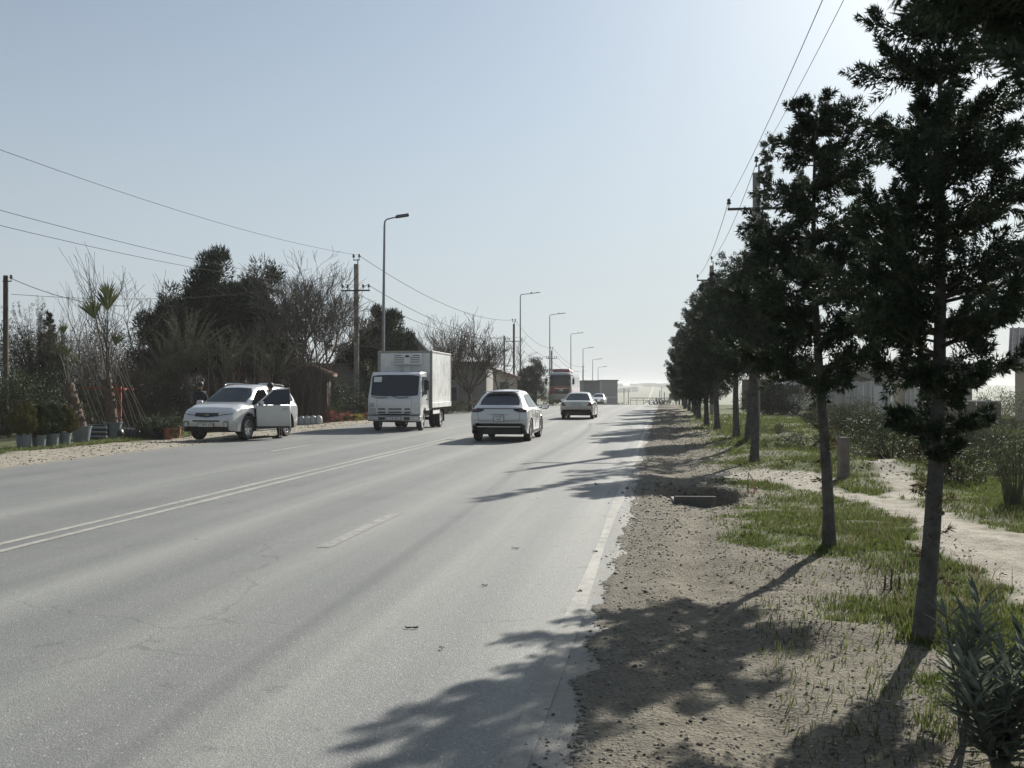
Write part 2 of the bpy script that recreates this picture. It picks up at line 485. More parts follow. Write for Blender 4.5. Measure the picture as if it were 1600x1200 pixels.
def mat_paint_line(w0=.46, w1=.68, top=.78):
    s = NB("road_paint")
    wr = s.noise(7, 6, .75); w2 = s.noise(1.2, 4)
    f = s.ramp(s.math('ADD', s.math('MULTIPLY', wr, .75), s.math('MULTIPLY', w2, .35)), [(w0, top), (w1, .10)])
    c = s.mix(f, (.18, .178, .165), (.42, .41, .36))
    c = s.mix(s.ramp(s.voro(90), [(.1, .4), (.3, 0)]), c, (.2, .2, .19))
    return s.set(c, .7, normal=s.bump(s.voro(120), .004, .8), spec=.4)
M_LINE = mat_paint_line(); M_DASH = mat_paint_line(.44, .62, .62)
# --- sheets
def sheet(xs, ys_, zf):
    X, Y = np.meshgrid(xs, ys_)
    V = np.stack([X.ravel(), Y.ravel(), zf(X.ravel(), Y.ravel())], 1)
    nx, ny = len(xs), len(ys_)
    i = (np.arange(ny - 1)[:, None] * nx + np.arange(nx - 1)[None, :]).ravel()
    F = np.stack([i, i + 1, i + 1 + nx, i + nx], 1)
    return V, F
def sub(V, F, keep):
    F = F[keep]; u, inv = np.unique(F.ravel(), return_inverse=True)
    return V[u], inv.reshape(F.shape)
V, F = sheet(XR, YS, groundz)
gm, pm_ = masks(V[:, 0], V[:, 1])
fc = V[F].mean(1); fg, fp = gm[F].mean(1), pm_[F].mean(1)
is_path = (fp > .5)
is_verge = (~is_path) & (fg < .5) & (fc[:, 0] < 3.4) & (fc[:, 1] > -100) & (fc[:, 1] < 400)
for nm, kp in (("ground", ~is_path & ~is_verge), ("footpath", is_path), ("gravel_verge", is_verge)):
    kv = np.unique(F[kp].ravel()); v2, f2 = sub(V, F, kp)
    o = np_mesh(nm, v2, f2, M_EARTH, sm=True, attrs={"grass": gm[kv], "path": pm_[kv]}); tag(o, kind='structure')
V, F = sheet(XL, YS, groundz)
gm, pm_ = masks(V[:, 0], V[:, 1]); pm_ = np.maximum(pm_, (1 - gm) * sstep(-17, -16, V[:, 0]) * .8)
fc = V[F].mean(1); isv = (fc[:, 0] > -16.3) & (fc[:, 1] > -100) & (fc[:, 1] < 400)
for nm, kp in (("dirt_verge", isv), ("nursery_ground", ~isv)):
    kv = np.unique(F[kp].ravel()); v2, f2 = sub(V, F, kp)
    o = np_mesh(nm, v2, f2, M_EARTH, sm=True, attrs={"grass": gm[kv], "path": pm_[kv]}); tag(o, kind='structure')
XRO = np.linspace(RX0, RX1, 34)
V, F = sheet(XRO, YS, lambda x, y: zt0(y) + 0 * x)
hz = sstep(900, 2200, V[:, 1]); V[:, 2] += hz * 0
keep = V[F].mean(1)[:, 1] < 1200
V2, F2 = sub(V, F, keep)
road = tag(np_mesh("road", V2, F2, M_ASPH, sm=True), kind='structure')
V2, F2 = sub(V, F, ~keep); V2[:, 2] = groundz(V2[:, 0], V2[:, 1])
tag(np_mesh("far_ground", V2, F2, M_EARTH, sm=True, attrs={"grass": V2[:, 0] * 0 + .3, "path": V2[:, 0] * 0}), kind='structure')
def stripe(name, x0, x1, y0, y1, mat=None):
    n = max(2, int((y1 - y0) / 2)); yy = np.linspace(y0, y1, n)
    wob = lambda y: .012 * np.sin(y * .7) + .008 * np.sin(y * 2.3)
    V = []
    for y in yy: V += [(x0 + float(wob(y)), y, float(zt0(y)) + .004), (x1 + float(wob(y + 5)), y, float(zt0(y)) + .004)]
    F = [(2 * i, 2 * i + 1, 2 * i + 3, 2 * i + 2) for i in range(n - 1)]
    return np_mesh(name, V, F, mat or M_LINE, parent=road)
stripe("edge_line", -.685, -.575, -20, 7.1, M_DASH)
stripe("edge_line", -.685, -.575, 7.1, 260)
stripe("centre_line", -6.66, -6.54, -20, 260)
stripe("centre_line", -6.96, -6.84, -20, 260)
for y0 in (-14.5, -2, 10.3, 36.2, 48.2, 60.2, 72.2, 84.2, 96.2): stripe("lane_dash", -3.53, -3.37, y0, y0 + 3.1, M_DASH)
for y0 in (25.8, 37.8, 49.8, 61.8, 73.8, 85.8, 97.8): stripe("lane_dash", -10.12, -10.0, y0, y0 + 3.0)
# --- drifts of dirt lying over the ragged pavement edge
xs_ = np.arange(-.62, RX1 + .021, .02); ysd = [3.0]
while ysd[-1] < 70: ysd.append(ysd[-1] + .02 * max(1, ysd[-1] / 6))
V, F = sheet(xs_, np.array(ysd), lambda x, y: zt0(y) + .0015 + .012 * sstep(-.6, -.45, x) * sstep(-.345, -.40, x) * fbm(x * 20, y * 9, 2))
fc = V[F].mean(1); nz_ = fbm(fc[:, 0] * 6 + 3, fc[:, 1] * 3.1, 4) - .5; nl_ = fbm(fc[:, 0] * .2, fc[:, 1] * .5, 3) - .5
V2, F2 = sub(V, F, (fc[:, 0] + nz_ * .26 + nl_ * .22 + .05 * (np.random.RandomState(4).rand(len(fc)) - .5)) > -.415)
tag(np_mesh("dirt_drift", V2, F2, M_EARTH, sm=True, attrs={"grass": V2[:, 0] * 0, "path": V2[:, 0] * 0}), kind='structure')
# --- small loose stones on the verge
def rocks(n, xy, size, name, mat, seed):
    r = np.random.RandomState(seed)
    base = np.array([(1, 0, 0), (-1, 0, 0), (0, 1, 0), (0, -1, 0), (0, 0, 1), (0, 0, -1)], float)
    fa = np.array([(0, 2, 4), (2, 1, 4), (1, 3, 4), (3, 0, 4), (2, 0, 5), (1, 2, 5), (3, 1, 5), (0, 3, 5)])
    x, y = xy; z = groundz(x, y)
    V = base[None] * (1 + .35 * (r.rand(n, 6, 1) - .5)) * (size[:, None, None] * (np.array([1, 1, .55]) * (.7 + .6 * r.rand(n, 1, 3))))
    a = r.rand(n) * 6.28; ca, sa = np.cos(a), np.sin(a)
    vx = V[..., 0] * ca[:, None] - V[..., 1] * sa[:, None]; vy = V[..., 0] * sa[:, None] + V[..., 1] * ca[:, None]
    tl = (r.rand(n) - .5)[:, None] * .8
    V = np.stack([vx + x[:, None], vy + y[:, None], V[..., 2] + vx * tl + z[:, None] + size[:, None] * .18], 2).reshape(-1, 3)
    Fc = (fa[None] + (np.arange(n) * 6)[:, None, None]).reshape(-1, 3)
    o = np_mesh(name, V, Fc, mat); return tag(o, kind='stuff')
def mat_stone():
    s = NB("stone"); c = s.ramp(s.island(), [(0, (.11, .10, .085)), (.4, (.19, .175, .145)), (.8, (.27, .25, .215)), (1, (.42, .40, .37))])
    return s.set(c, .9, spec=.2, normal=s.bump(s.noise(90), .003))
M_STONE = mat_stone()
r = np.random.RandomState(3)
n = 78000
yy = 3.2 * (60 / 3.2) ** r.rand(n); xx = -.42 + 3.4 * r.rand(n) ** 1.1; xx = np.where(r.rand(n) < .05, -.30 - np.abs(r.randn(n)) * .13, xx)
g_, p_ = masks(xx, yy)
dens = .35 + .65 * sstep(.4, .62, fbm(xx * 1.3 + 3, yy * 1.1, 3)) + .5 * np.exp(-((xx - 1.0) / .5) ** 2) * (yy > 8)
kp = (r.rand(n) < dens * .75) & ((g_ < .45) | (r.rand(n) < .05)) & (np.hypot((xx - PIT.x) / .7, (yy - PIT.y - .8) / 1.4) > .8)
xx, yy = xx[kp], yy[kp]
sz = (.0026 + .010 * r.rand(len(xx)) ** 4) * (1 + yy / 25)
rocks(len(xx), (xx, yy), sz, "gravel", M_STONE, 5)
n = 150; yy = 3.6 * (30 / 3.6) ** r.rand(n); xx = -.3 + 2.1 * r.rand(n)
rocks(n, (xx, yy), .012 + .02 * r.rand(n) ** 2, "rubble", simple("dark_clod", (.12, .105, .085), .95, bump=.01), 6)
n = 500; a_ = r.rand(n) * 6.28; rr_ = .55 + .35 * r.randn(n) ** 2
rocks(n, (PIT.x + rr_ * np.cos(a_) * .8, PIT.y + .9 + rr_ * np.sin(a_) * 1.7), .012 + .035 * r.rand(n) ** 2, "spoil", M_STONE, 8)
n = 500; yy = np.concatenate([gp(1380, 742).y + r.randn(250) * .9, gp(1250, 738).y + r.randn(250) * .7]); xx = np.concatenate([gp(1380, 742).x + r.randn(250) * .8, gp(1250, 738).x + r.randn(250) * .9])
rocks(n, (xx, yy), .012 + .03 * r.rand(n) ** 3, "rubble_heap", simple("clay_clod", (.16, .14, .11), .95, bump=.01), 9)
n = 6000; yy = 18 + 60 * r.rand(n); xx = -13.4 - 2.6 * r.rand(n)
rocks(n, (xx, yy), .01 + .03 * r.rand(n) ** 3, "left_verge_gravel", M_STONE, 10)
# --- grass blades
M_GRASS = foliage("grass_blade", (.050, .070, .020), (.145, .170, .050), .42, .6, .8)
M_DRY = foliage("dry_grass", (.12, .10, .06), (.26, .22, .14), .3, .8)
def blades(name, x, y, h, wd, mat, seed, lean=.5, z=None):
    r = np.random.RandomState(seed); n = len(x)
    z = groundz(x, y) if z is None else z
    a = r.rand(n) * 6.28; b = r.rand(n) * 6.28; L = lean * h * r.rand(n)
    p0 = np.stack([x - np.cos(a) * wd, y - np.sin(a) * wd, z - .01], 1); p1 = np.stack([x + np.cos(a) * wd, y + np.sin(a) * wd, z - .01], 1)
    m = np.stack([x + np.cos(b) * L * .35, y + np.sin(b) * L * .35, z + h * .6], 1)
    off = np.stack([np.cos(a) * wd * .6, np.sin(a) * wd * .6, 0 * a], 1)
    p4 = np.stack([x + np.cos(b) * L, y + np.sin(b) * L, z + h], 1)
    V = np.stack([p0, p1, m + off, m - off, p4], 1).reshape(-1, 3)
    i = np.arange(n) * 5
    F = np.concatenate([np.stack([i, i + 1, i + 2], 1), np.stack([i, i + 2, i + 3], 1), np.stack([i + 3, i + 2, i + 4], 1)])
    return tag(np_mesh(name, V, F, mat), kind='stuff')
n = 640000
yy = 3.6 * (62 / 3.6) ** (r.rand(n) ** .9); xx = .6 + (yy * .55 + 2.9) * r.rand(n)
g_, p_ = masks(xx, yy)
cl = fbm(xx * 2.2, yy * 2.2, 4)
g_ = np.maximum(g_, .05 + .25 * sstep(.55, .7, fbm(xx * 3 + 8, yy * 3, 3)) * (xx > 1.15))
kp = (r.rand(n) < g_ * (.30 + .7 * sstep(.36, .54, cl)) * .9) & (p_ < .35)
xx, yy, cl = xx[kp], yy[kp], cl[kp]
hh = (.018 + .036 * r.rand(len(xx)) * sstep(.42, .66, cl) + .012 * r.rand(len(xx))) * (1 + yy / 45)
near = (xx < 2.9) & (yy < 8.0) & (fbm(xx * 1.5, yy * 1.5, 3) > .42); hh = np.where(near, hh * 1.5, hh)
print("blades", len(xx))
blades("grass", xx, yy, hh, .0022 * (1 + yy / 6), M_GRASS, 11, 1.0)
n = 9000; yy = 6 + 40 * r.rand(n) ** 1.5; xx = 1.6 + (yy * .5) * r.rand(n)
cl = fbm(xx * 1.1 + 30, yy * 1.1, 3); g_, p_ = masks(xx, yy); kp = (cl > .56) & (p_ < .3)
blades("dry_weeds", xx[kp], yy[kp], .06 + .16 * r.rand(kp.sum()), .003 + yy[kp] * .0002, M_DRY, 12, .9)
n = 16000; yy = 20 + 50 * r.rand(n); xx = -16.1 - 1.1 * r.rand(n) ** 2 + .25 * np.sin(yy)
blades("verge_grass", xx, yy, .04 + .08 * r.rand(n), .008 + 0 * xx, M_GRASS, 13, .9)

# --- dark scraps lying on the asphalt
M_SCRAP = simple("rubber_scrap", (.03, .03, .03), .8)
for k, (px, py, l_, lb_) in enumerate(((642, 983, .09, "thin dark strip of debris lying alone in the near lane"), (805, 858, .06, "dark scrap on the asphalt in line with the cracks"), (930, 863, .05, "dark scrap beside the white edge line"), (757, 916, .04, "smaller dark scrap in the near lane"), (905, 925, .04, "flattened dark clump by the worn edge line"), (690, 1015, .03, "faint dark crumb near the large tree shadow"))):
    q = gp(px, py); mb = MB(); rr2 = random.Random(k)
    pts = [(q.x - l_ / 2 + l_ * j / 5, q.y + rr2.uniform(-.02, .02), .008 + .008 * rr2.random()) for j in range(6)]
    mb.tube(pts, [.002 + .005 * rr2.random() for j in range(6)], 5); o = mb.build("road_debris", M_SCRAP); tag(o, lb_, "debris")
# ================================================================== foliage builders
M_BARK = simple("bark", (.105, .088, .070), .95, var=.4, sc=9, bump=.02, bsc=28, spec=.1)
M_BARKG = simple("grey_bark", (.135, .122, .105), .95, var=.35, sc=7, bump=.015, bsc=30, spec=.1)
M_CBARK = simple("cypress_bark", (.115, .110, .102), .95, var=.35, sc=9, bump=.02, bsc=28, spec=.1)
M_CYP = foliage("cypress_leaf", (.018, .032, .020), (.062, .082, .045), .16, .65, 1.2, .25)
M_CYPD = foliage("cypress_dead", (.08, .055, .035), (.14, .10, .06), .15, .8, 1.2, .2)
M_PINE = foliage("pine_leaf", (.010, .019, .010), (.034, .048, .022), .10, .75, .5, .12)
M_SHRUB = foliage("shrub_leaf", (.014, .024, .010), (.055, .075, .026), .2, .6, 1.0, .3)
M_SHRUBG = foliage("grey_shrub_leaf", (.034, .043, .024), (.105, .12, .068), .2, .7, 1.0, .2)
M_TWIG = simple("twig", (.115, .088, .068), .9, var=.3, spec=.15)
M_TWIGP = simple("pale_twig", (.26, .215, .17), .85, var=.3, spec=.2)
def unit(a):
    return a / np.maximum(np.linalg.norm(a, axis=-1, keepdims=True), 1e-9)
def leaf_tris(C, D, L, W, r, bend=0):
    """one small pointed leaf (a triangle) per row: centre C, direction D, length L, width W"""
    n = len(C); rn = unit(r.randn(n, 3)); B = unit(np.cross(D, rn))
    L = np.broadcast_to(L, n)[:, None]; W = np.broadcast_to(W, n)[:, None]
    V = np.stack([C - B * W / 2, C + B * W / 2, C + D * L], 1).reshape(-1, 3)
    F = np.arange(n * 3).reshape(-1, 3)
    return V, F
def plume_leaves(P0, P1, per, rad, L, W, r):
    """feathery sprays between the points P0 and P1 (m,3)"""
    m = len(P0); ax = P1 - P0; ln = np.linalg.norm(ax, axis=1, keepdims=True); ax = ax / np.maximum(ln, 1e-9)
    t = r.rand(m, per) ** .9
    rn = r.randn(m, per, 3); rn = rn - (rn * ax[:, None]).sum(2, keepdims=True) * ax[:, None]; rn = unit(rn)
    rr = rad * np.sin(np.clip(t * .9 + .12, 0, 1) * PI) ** .7 * r.rand(m, per) ** .6
    C = P0[:, None] + ax[:, None] * (t * ln)[..., None] + rn * (rr * (ln / .35))[..., None]
    D = unit(ax[:, None] * .9 + rn * .8 + r.randn(m, per, 3) * .35)
    Lr = L * (.6 + .8 * r.rand(m, per))
    return leaf_tris(C.reshape(-1, 3), D.reshape(-1, 3), Lr.ravel(), (W * (.6 + .8 * r.rand(m, per))).ravel(), r)
def crown_profile(t, shape):
    return np.interp(t, [p[0] for p in shape], [p[1] for p in shape])
def conifer(name, label, base, H, z0, shape, seed, nl=70, per=70, L=.05, W=.014, tr=.085, lean=(0, 0), up=.55, group=None, npl=9, extra=(), prad=.085, plen=(.22, .42), asym=(0, 0), mat=None, cat="tree", barkm=None, low_sprigs=0, bow=0.0, tiers=0):
    """upright conifer: leaning trunk, many rising limbs each carrying feathery plumes"""
    r = np.random.RandomState(seed)
    t_ = thing(name, label, cat, base, 0, group)
    tb = MB(); n = 12
    def axis(z):
        k = z / H; return np.array([lean[0] * k + bow * math.sin(PI * min(1, k)) + .05 * math.sin(k * 5 + seed), lean[1] * k + .05 * math.cos(k * 4 + seed) - .05 * math.cos(seed), z])
    pts = [axis(H * .97 * i / n) for i in range(n + 1)]
    rad = [max(.008, tr * (1 - i / n) ** .8 * (1.0 + (.35 if i == 0 else 0)) + .004) for i in range(n + 1)]
    pts[0] = pts[0] - np.array([0, 0, .12])
    tb.tube(pts, rad, 10)
    for k in range(5):
        z = z0 * r.rand(); a = r.rand() * 6.28; p = axis(z)
        tb.tube([p, p + np.array([math.cos(a) * tr * 1.25, math.sin(a) * tr * 1.25, .02])], [.03, .012], 5)
    tb.build("trunk", barkm or M_CBARK, t_, 60)
    lb = MB(); P0 = []; P1 = []
    tips = []
    for i in range(nl):
        z = z0 + (H - z0) * (.98 * ((i + r.rand()) / nl)) ** 1.05
        if tiers:
            kt = int(tiers * (i + r.rand()) / nl); z = z0 + (H - z0) * min(.98, (kt + .05 + .72 * r.rand()) / tiers)
        a = i * 2.399 + r.rand() * 1.2
        rl = crown_profile((z - z0) / (H - z0), shape) * (.42 + .95 * r.rand() ** 1.3)
        rl *= 1 + asym[0] * math.cos(a) + asym[1] * math.sin(a)
        tips.append((z, a, max(.10, rl), up * (.6 + .8 * r.rand())))
    for e in extra: tips.append(e)
    for (z, a, rl, u) in tips:
        p = axis(z); d = np.array([math.cos(a), math.sin(a), 0])
        q = [p, p + d * rl * .4 + np.array([0, 0, rl * u * .25]), p + d * rl * .78 + np.array([0, 0, rl * u * .65]), p + d * rl + np.array([0, 0, rl * u * 1.05])]
        lb.tube(q, [.004 + .018 * rl, .003 + .012 * rl, .005, .002], 4, cap=False)
        m = max(3, int(npl * (rl / .6) ** 1.1 + .5))
        for k in range(m):
            s_ = (.12 + .88 * (k + r.rand()) / m); s3 = s_ * 3; j = min(2, int(s3)); f = s3 - j
            b = q[j] * (1 - f) + q[j + 1] * f
            dv = d * .8 + np.array([0, 0, .55 * u + .2]) + r.randn(3) * .55
            dv /= np.linalg.norm(dv); ll = (plen[0] + (plen[1] - plen[0]) * r.rand()) * (1.05 - .35 * s_) * min(1, .25 + 2 * rl)
            P0.append(b); P1.append(b + dv * ll)
        P0.append(q[3] - d * .05); P1.append(q[3] + (d * .5 + np.array([0, 0, .6])) * plen[0] * .9 * min(1, .25 + 2 * rl))
    top = axis(H * .93); P0.append(top); P1.append(top + np.array([0, 0, H * .07 + .05]))
    lb.build("branch", barkm or M_BARK, t_)
    V, F = plume_leaves(np.array(P0), np.array(P1), per, prad, L, W, r)
    np_mesh("crown", V, F, mat or M_CYP, t_)
    if low_sprigs:
        Q0 = []; Q1 = []
        for k in range(low_sprigs):
            z = z0 * (.35 + .75 * r.rand()); a = r.rand() * 6.28; p = axis(z)
            Q0.append(p); Q1.append(p + np.array([math.cos(a) * .14, math.sin(a) * .14, .08 * r.randn()]))
        for k in range(low_sprigs):
            V, F = plume_leaves(np.array(Q0[k:k + 1]), np.array(Q1[k:k + 1]), 30, .05, L, W, r)
            np_mesh("sprig", V, F, M_CYPD, t_)
    return t_
def bush(name, label, base, size, n, leaf, seed, mat, cat="shrub", group=None, twigm=None, clumps=26, stems=14, rz=0, shell=.55, spread=.16):
    """rounded shrub: stems, and leaves gathered in uneven clumps through the volume. size = (rx, ry, height)"""
    r = np.random.RandomState(seed)
    t_ = thing(name, label, cat, base, rz, group)
    rx, ry, H = size
    th = r.rand(clumps) * 6.28; ph = np.arccos(1 - 1.15 * r.rand(clumps)); rr = shell + (1 - shell) * r.rand(clumps)
    C = np.stack([rx * rr * np.sin(ph) * np.cos(th), ry * rr * np.sin(ph) * np.sin(th), H * (.40 + .52 * rr * np.cos(ph))], 1)
    low_ = r.rand(clumps) < .38; C[low_, 2] = H * (.10 + .22 * r.rand(low_.sum())); C[low_, :2] *= 1.05
    C[:, 2] = np.maximum(C[:, 2], H * .12)
    cs = (spread * (.7 + .8 * r.rand(clumps)))[:, None]
    k = r.randint(0, clumps, n)
    G = r.randn(n, 3); G = unit(G) * (r.rand(n, 1) ** .45) * 1.6
    P = C[k] + G * cs[k] * np.array([rx, ry, H * .62]) * 1.25
    P[:, 2] = np.maximum(P[:, 2], .02)
    D = unit(G + np.array([0, 0, .45]) + r.randn(n, 3) * .5)
    V, F = leaf_tris(P, D, leaf * (.6 + .8 * r.rand(n)), leaf * .36 * (.7 + .6 * r.rand(n)), r)
    np_mesh("foliage", V, F, mat, t_)
    sb = MB()
    for i in range(stems):
        c = C[i % clumps]; b = np.array([c[0] * .12, c[1] * .12, -.05])
        m = (b + c) / 2 + r.randn(3) * .05 * H + np.array([0, 0, .05 * H])
        sb.tube([b, m, c], [.012 * H + .004, .007 * H + .003, .003], 4, cap=False)
    sb.build("stem", twigm or M_TWIG, t_)
    return t_
def bare_branches(mb, p, d, ln, rad, depth, r, spread=.55, up=.12, minr=.004, nseg=3, kids=(2, 4), shrink=.72):
    pts = [Vector(p)]; dd = Vector(d).normalized()
    for i in range(nseg):
        dd = (dd + Vector(r.randn(3) * .13) + Vector((0, 0, up * .4))).normalized()
        pts.append(pts[-1] + dd * ln / nseg)
    rr = [max(minr, rad * (1 - .45 * i / nseg)) for i in range(nseg + 1)]
    mb.tube(pts, rr, 5 if rad > .05 else 3, cap=False)
    if depth <= 0: return
    k = r.randint(kids[0], kids[1] + 1)
    for i in range(k):
        f = .35 + .65 * (i + 1) / k
        j = min(nseg - 1, int(f * nseg)); q = pts[j].lerp(pts[j + 1], min(1, f * nseg - j))
        nd = (dd + Vector(unit(r.randn(3)) * spread) + Vector((0, 0, up))).normalized()
        bare_branches(mb, q, nd, ln * shrink * (.75 + .5 * r.rand()), rad * .62, depth - 1, r, spread, up, minr, nseg, kids, shrink)
def bare_tree(name, label, base, H, seed, tr=.14, depth=5, first=.28, spread=.6, up=.15, minr=.008, mat=None, group=None, n0=4, lean=(0, 0), kids=(2, 4), shrink=.74, cat="tree"):
    r = np.random.RandomState(seed); t_ = thing(name, label, cat, base, 0, group)
    tb = MB(); top = Vector((lean[0] * first, lean[1] * first, H * first))
    tb.tube([(0, 0, -.1), tuple(top * .5 + Vector((.03, 0, 0))), tuple(top)], [tr * 1.25, tr, tr * .85], 9)
    tb.build("trunk", mat or M_BARK, t_, 60)
    bb = MB()
    for i in range(n0):
        a = i * 2 * PI / n0 + r.rand()
        d = Vector((math.cos(a) * spread, math.sin(a) * spread, .9)) + Vector((lean[0], lean[1], 0)) / max(H, 1)
        bare_branches(bb, top * (.8 + .2 * i / max(1, n0 - 1)), d, H * .30, tr * .55, depth, r, spread, up, minr, 3, kids, shrink)
    zs = np.array([q[2] for q in bb.v]); kk = H / zs.max()
    bo = bb.build("branch", mat or M_BARK, t_)
    for ch in t_.children: ch.data.transform(Matrix.Diagonal(((kk + 1) / 2, (kk + 1) / 2, kk, 1)) if kk > .8 else Matrix.Scale(kk, 4))
    return t_
# ================================================================== the row of roadside cypresses on the right
SH_A = [(0, .45), (.1, .85), (.3, 1.0), (.55, .8), (.8, .5), (1, .12)]
def base_at(px, py):
    p = gp(px, py); p.z = gz(p.x, p.y); return p
b1 = base_at(1430, 1000)
conifer("cypress_tree", "nearest roadside cypress, its leaning trunk rising from the grass beside the oleander", b1, 4.35, 1.10,
        [(0, .2), (.14, .30), (.25, .72), (.36, .70), (.5, .52), (.7, .44), (.85, .38), (1, .2)], 21, nl=150, per=112, L=.040, W=.0125, tr=.058, lean=(.22, .42),
        npl=10, up=.36, group="cypresses along the right verge", prad=.07, plen=(.14, .32), low_sprigs=16, bow=.15, tiers=9)
b2 = base_at(1288, 864)
conifer("cypress_tree", "second roadside cypress from the camera, with a crooked notched top and straight grey trunk", b2, 4.45, 1.55,
        [(0, .42), (.1, .72), (.25, .80), (.4, .54), (.55, .44), (.7, .32), (.85, .22), (1, .15)], 33, nl=100, per=100, L=.050, W=.0155, tr=.057, lean=(-.10, -.1),
        npl=10, up=.28, group="cypresses along the right verge", prad=.08, plen=(.18, .36), low_sprigs=9, tiers=8,
        extra=[(4.25, 0.2, .38, .35), (4.3, 3.3, .25, .2), (3.6, .4, .75, .5), (4.1, .1, .35, .1)])
b3 = base_at(1175, 724)
conifer("cypress_tree", "third roadside cypress beyond the dug hole, with a low dense crown", b3, 4.6, 1.9,
        [(0, .5), (.12, .75), (.35, .8), (.6, .65), (.8, .4), (1, .1)], 45, nl=85, per=70, L=.075, W=.024, tr=.095, lean=(.1, 0),
        npl=9, up=.32, group="cypresses along the right verge", prad=.11, plen=(.25, .5))
# a thin, half bare leader just behind it
p4 = base_at(1166, 701)
t4 = conifer("cypress_tree", "thin half bare cypress whose straggly leader stands before the utility pole", p4, 8.3, 2.1,
        [(0, .6), (.2, .9), (.42, .8), (.54, .45), (.60, .10), (1, .05)], 52, nl=64, per=46, L=.085, W=.026, tr=.09, lean=(.62, 0), npl=6, up=.35,
        group="cypresses along the right verge", prad=.12, plen=(.25, .5))
variants = []
rowdef = [(1152, 687, 1.0), (1120, 672, 1.04), (1103, 666, 1.0), (1093, 655, 1.03), (1087, 649, 1.0), (1082, 644.5, 1.05), (1077, 641.5, 1.0), (1071, 639, 1.02)]
words = ["fifth", "sixth", "seventh", "eighth", "ninth", "tenth", "eleventh", "twelfth"]
for i, (px, py, s_) in enumerate(rowdef):
    p = gp(px, py); p.z = gz(p.x, p.y)
    lab = "%s roadside cypress of the row, counted from the camera towards the crest" % words[i]
    if i < 3:
        o = conifer("cypress_tree", lab, p, (5.2, 5.8, 6.2)[i], (2.0, 1.6, .9)[i], [(0, .6), (.12, .85 + .15 * i), (.3, .9 + .15 * i), (.55, .8 + .1 * i), (.8, .5), (1, .08)], 60 + i, nl=75, per=48, L=.10, W=.032, tr=.11,
                    npl=9, up=.4, group="cypresses along the right verge", prad=.13, plen=(.3, .55))
        variants.append(o)
    else:
        o = copy_tree(variants[2 - (i % 2)]); o.location = p; o['label'] = lab
    o.scale = (s_, s_, s_); o.rotation_euler.z = i * 1.9
yy_ = 90
for k in range(7):
    p = Vector((2.2 + .2 * math.sin(k * 3), 84 + k * 11.0, 0)); p.z = gz(p.x, p.y) - .1
    o = copy_tree(variants[2]); o.location = p; o.rotation_euler.z = k * 2.3; s_ = .8 + .07 * (k % 3); o.scale = (s_, s_, s_)
    o['label'] = "%s small hazy cypress at the crest, counted from the nearer end of the far row" % ("first", "second", "third", "fourth", "fifth", "sixth", "seventh")[k]; o['group'] = "far cypresses merging at the crest"
# --- overhanging near tree whose lower twigs enter the frame at the top right
pn = Vector((2.05, 2.55, 0)); pn.z = gz(pn.x, pn.y)
def limb_to(q, base, z):
    dx, dy = q.x - base.x, q.y - base.y; a = math.atan2(dy, dx); rl = math.hypot(dx, dy); return (z, a, rl, (q.z - z) / rl / 1.05)
near_tips = []
for (px, py, d) in ((1410, -30, 2.6), (1450, 20, 2.7), (1500, 60, 2.6), (1560, 75, 2.5), (1540, 20, 2.9), (1600, 40, 2.4), (1590, 190, 2.25), (1480, -60, 2.8), (1570, -60, 3.0), (1440, -110, 2.5), (1610, 90, 2.6), (1520, -20, 2.5), (1575, 20, 2.6), (1640, 0, 2.8), (1470, 30, 2.5), (1530, 90, 2.7), (1490, -10, 2.9), (1555, 40, 2.8), (1600, 110, 2.7), (1590, 60, 2.5), (1510, 40, 2.75), (1620, 150, 2.5), (1430, 0, 2.75)):
    q = at_d(px, py, d); near_tips.append(limb_to(q, pn, q.z - .22))
conifer("cypress_tree", "blurred near cypress at the upper right edge, its twigs hanging into view", pn, 5.4, 3.0,
        [(0, .35), (.2, .8), (.5, .7), (.8, .5), (1, .15)], 77, nl=60, per=90, L=.034, W=.007, tr=.085, npl=9, up=.5, group=None, prad=.07, plen=(.12, .24), extra=near_tips)
# ================================================================== vehicles
def car_paint(name, col, rough=.32, metal=.15, coat=.9):
    s = NB(name); s.pos = s.N("ShaderNodeTexCoord").outputs["Object"]
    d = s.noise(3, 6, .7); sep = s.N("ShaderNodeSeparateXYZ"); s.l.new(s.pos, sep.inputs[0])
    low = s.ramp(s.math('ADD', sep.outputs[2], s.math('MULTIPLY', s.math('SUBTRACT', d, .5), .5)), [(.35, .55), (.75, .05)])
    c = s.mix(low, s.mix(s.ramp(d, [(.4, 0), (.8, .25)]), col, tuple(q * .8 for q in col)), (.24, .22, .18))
    s.set(c, rough, metal, coat=coat, spec=.5); return s.m
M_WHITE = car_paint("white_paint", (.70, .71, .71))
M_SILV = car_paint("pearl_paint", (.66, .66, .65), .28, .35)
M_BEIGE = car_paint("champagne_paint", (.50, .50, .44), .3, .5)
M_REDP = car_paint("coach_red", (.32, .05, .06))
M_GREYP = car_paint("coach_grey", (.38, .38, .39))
def mat_glass():
    s = NB("dark_glass"); s.set((.022, .032, .045), .06, spec=.55); return s.m
M_GLASS = mat_glass()
M_TYRE = simple("tyre_rubber", (.028, .027, .026), .85, var=.3, bump=.004, dirt=.3)
M_BLK = simple("black_plastic", (.022, .022, .023), .55, var=.3, dirt=.15)
M_BLKG = simple("gloss_black", (.012, .012, .013), .15, spec=.6)
M_RIM = simple("alloy", (.52, .52, .53), .28, .9, var=.1)
M_CHR = simple("chrome", (.72, .73, .74), .12, 1, var=.05)
M_LAMPC = simple("lamp_clear", (.60, .62, .64), .12, .35, var=.25, sc=20, spec=.8)
M_RED = simple("tail_red", (.13, .012, .012), .15, spec=.7, coat=.5)
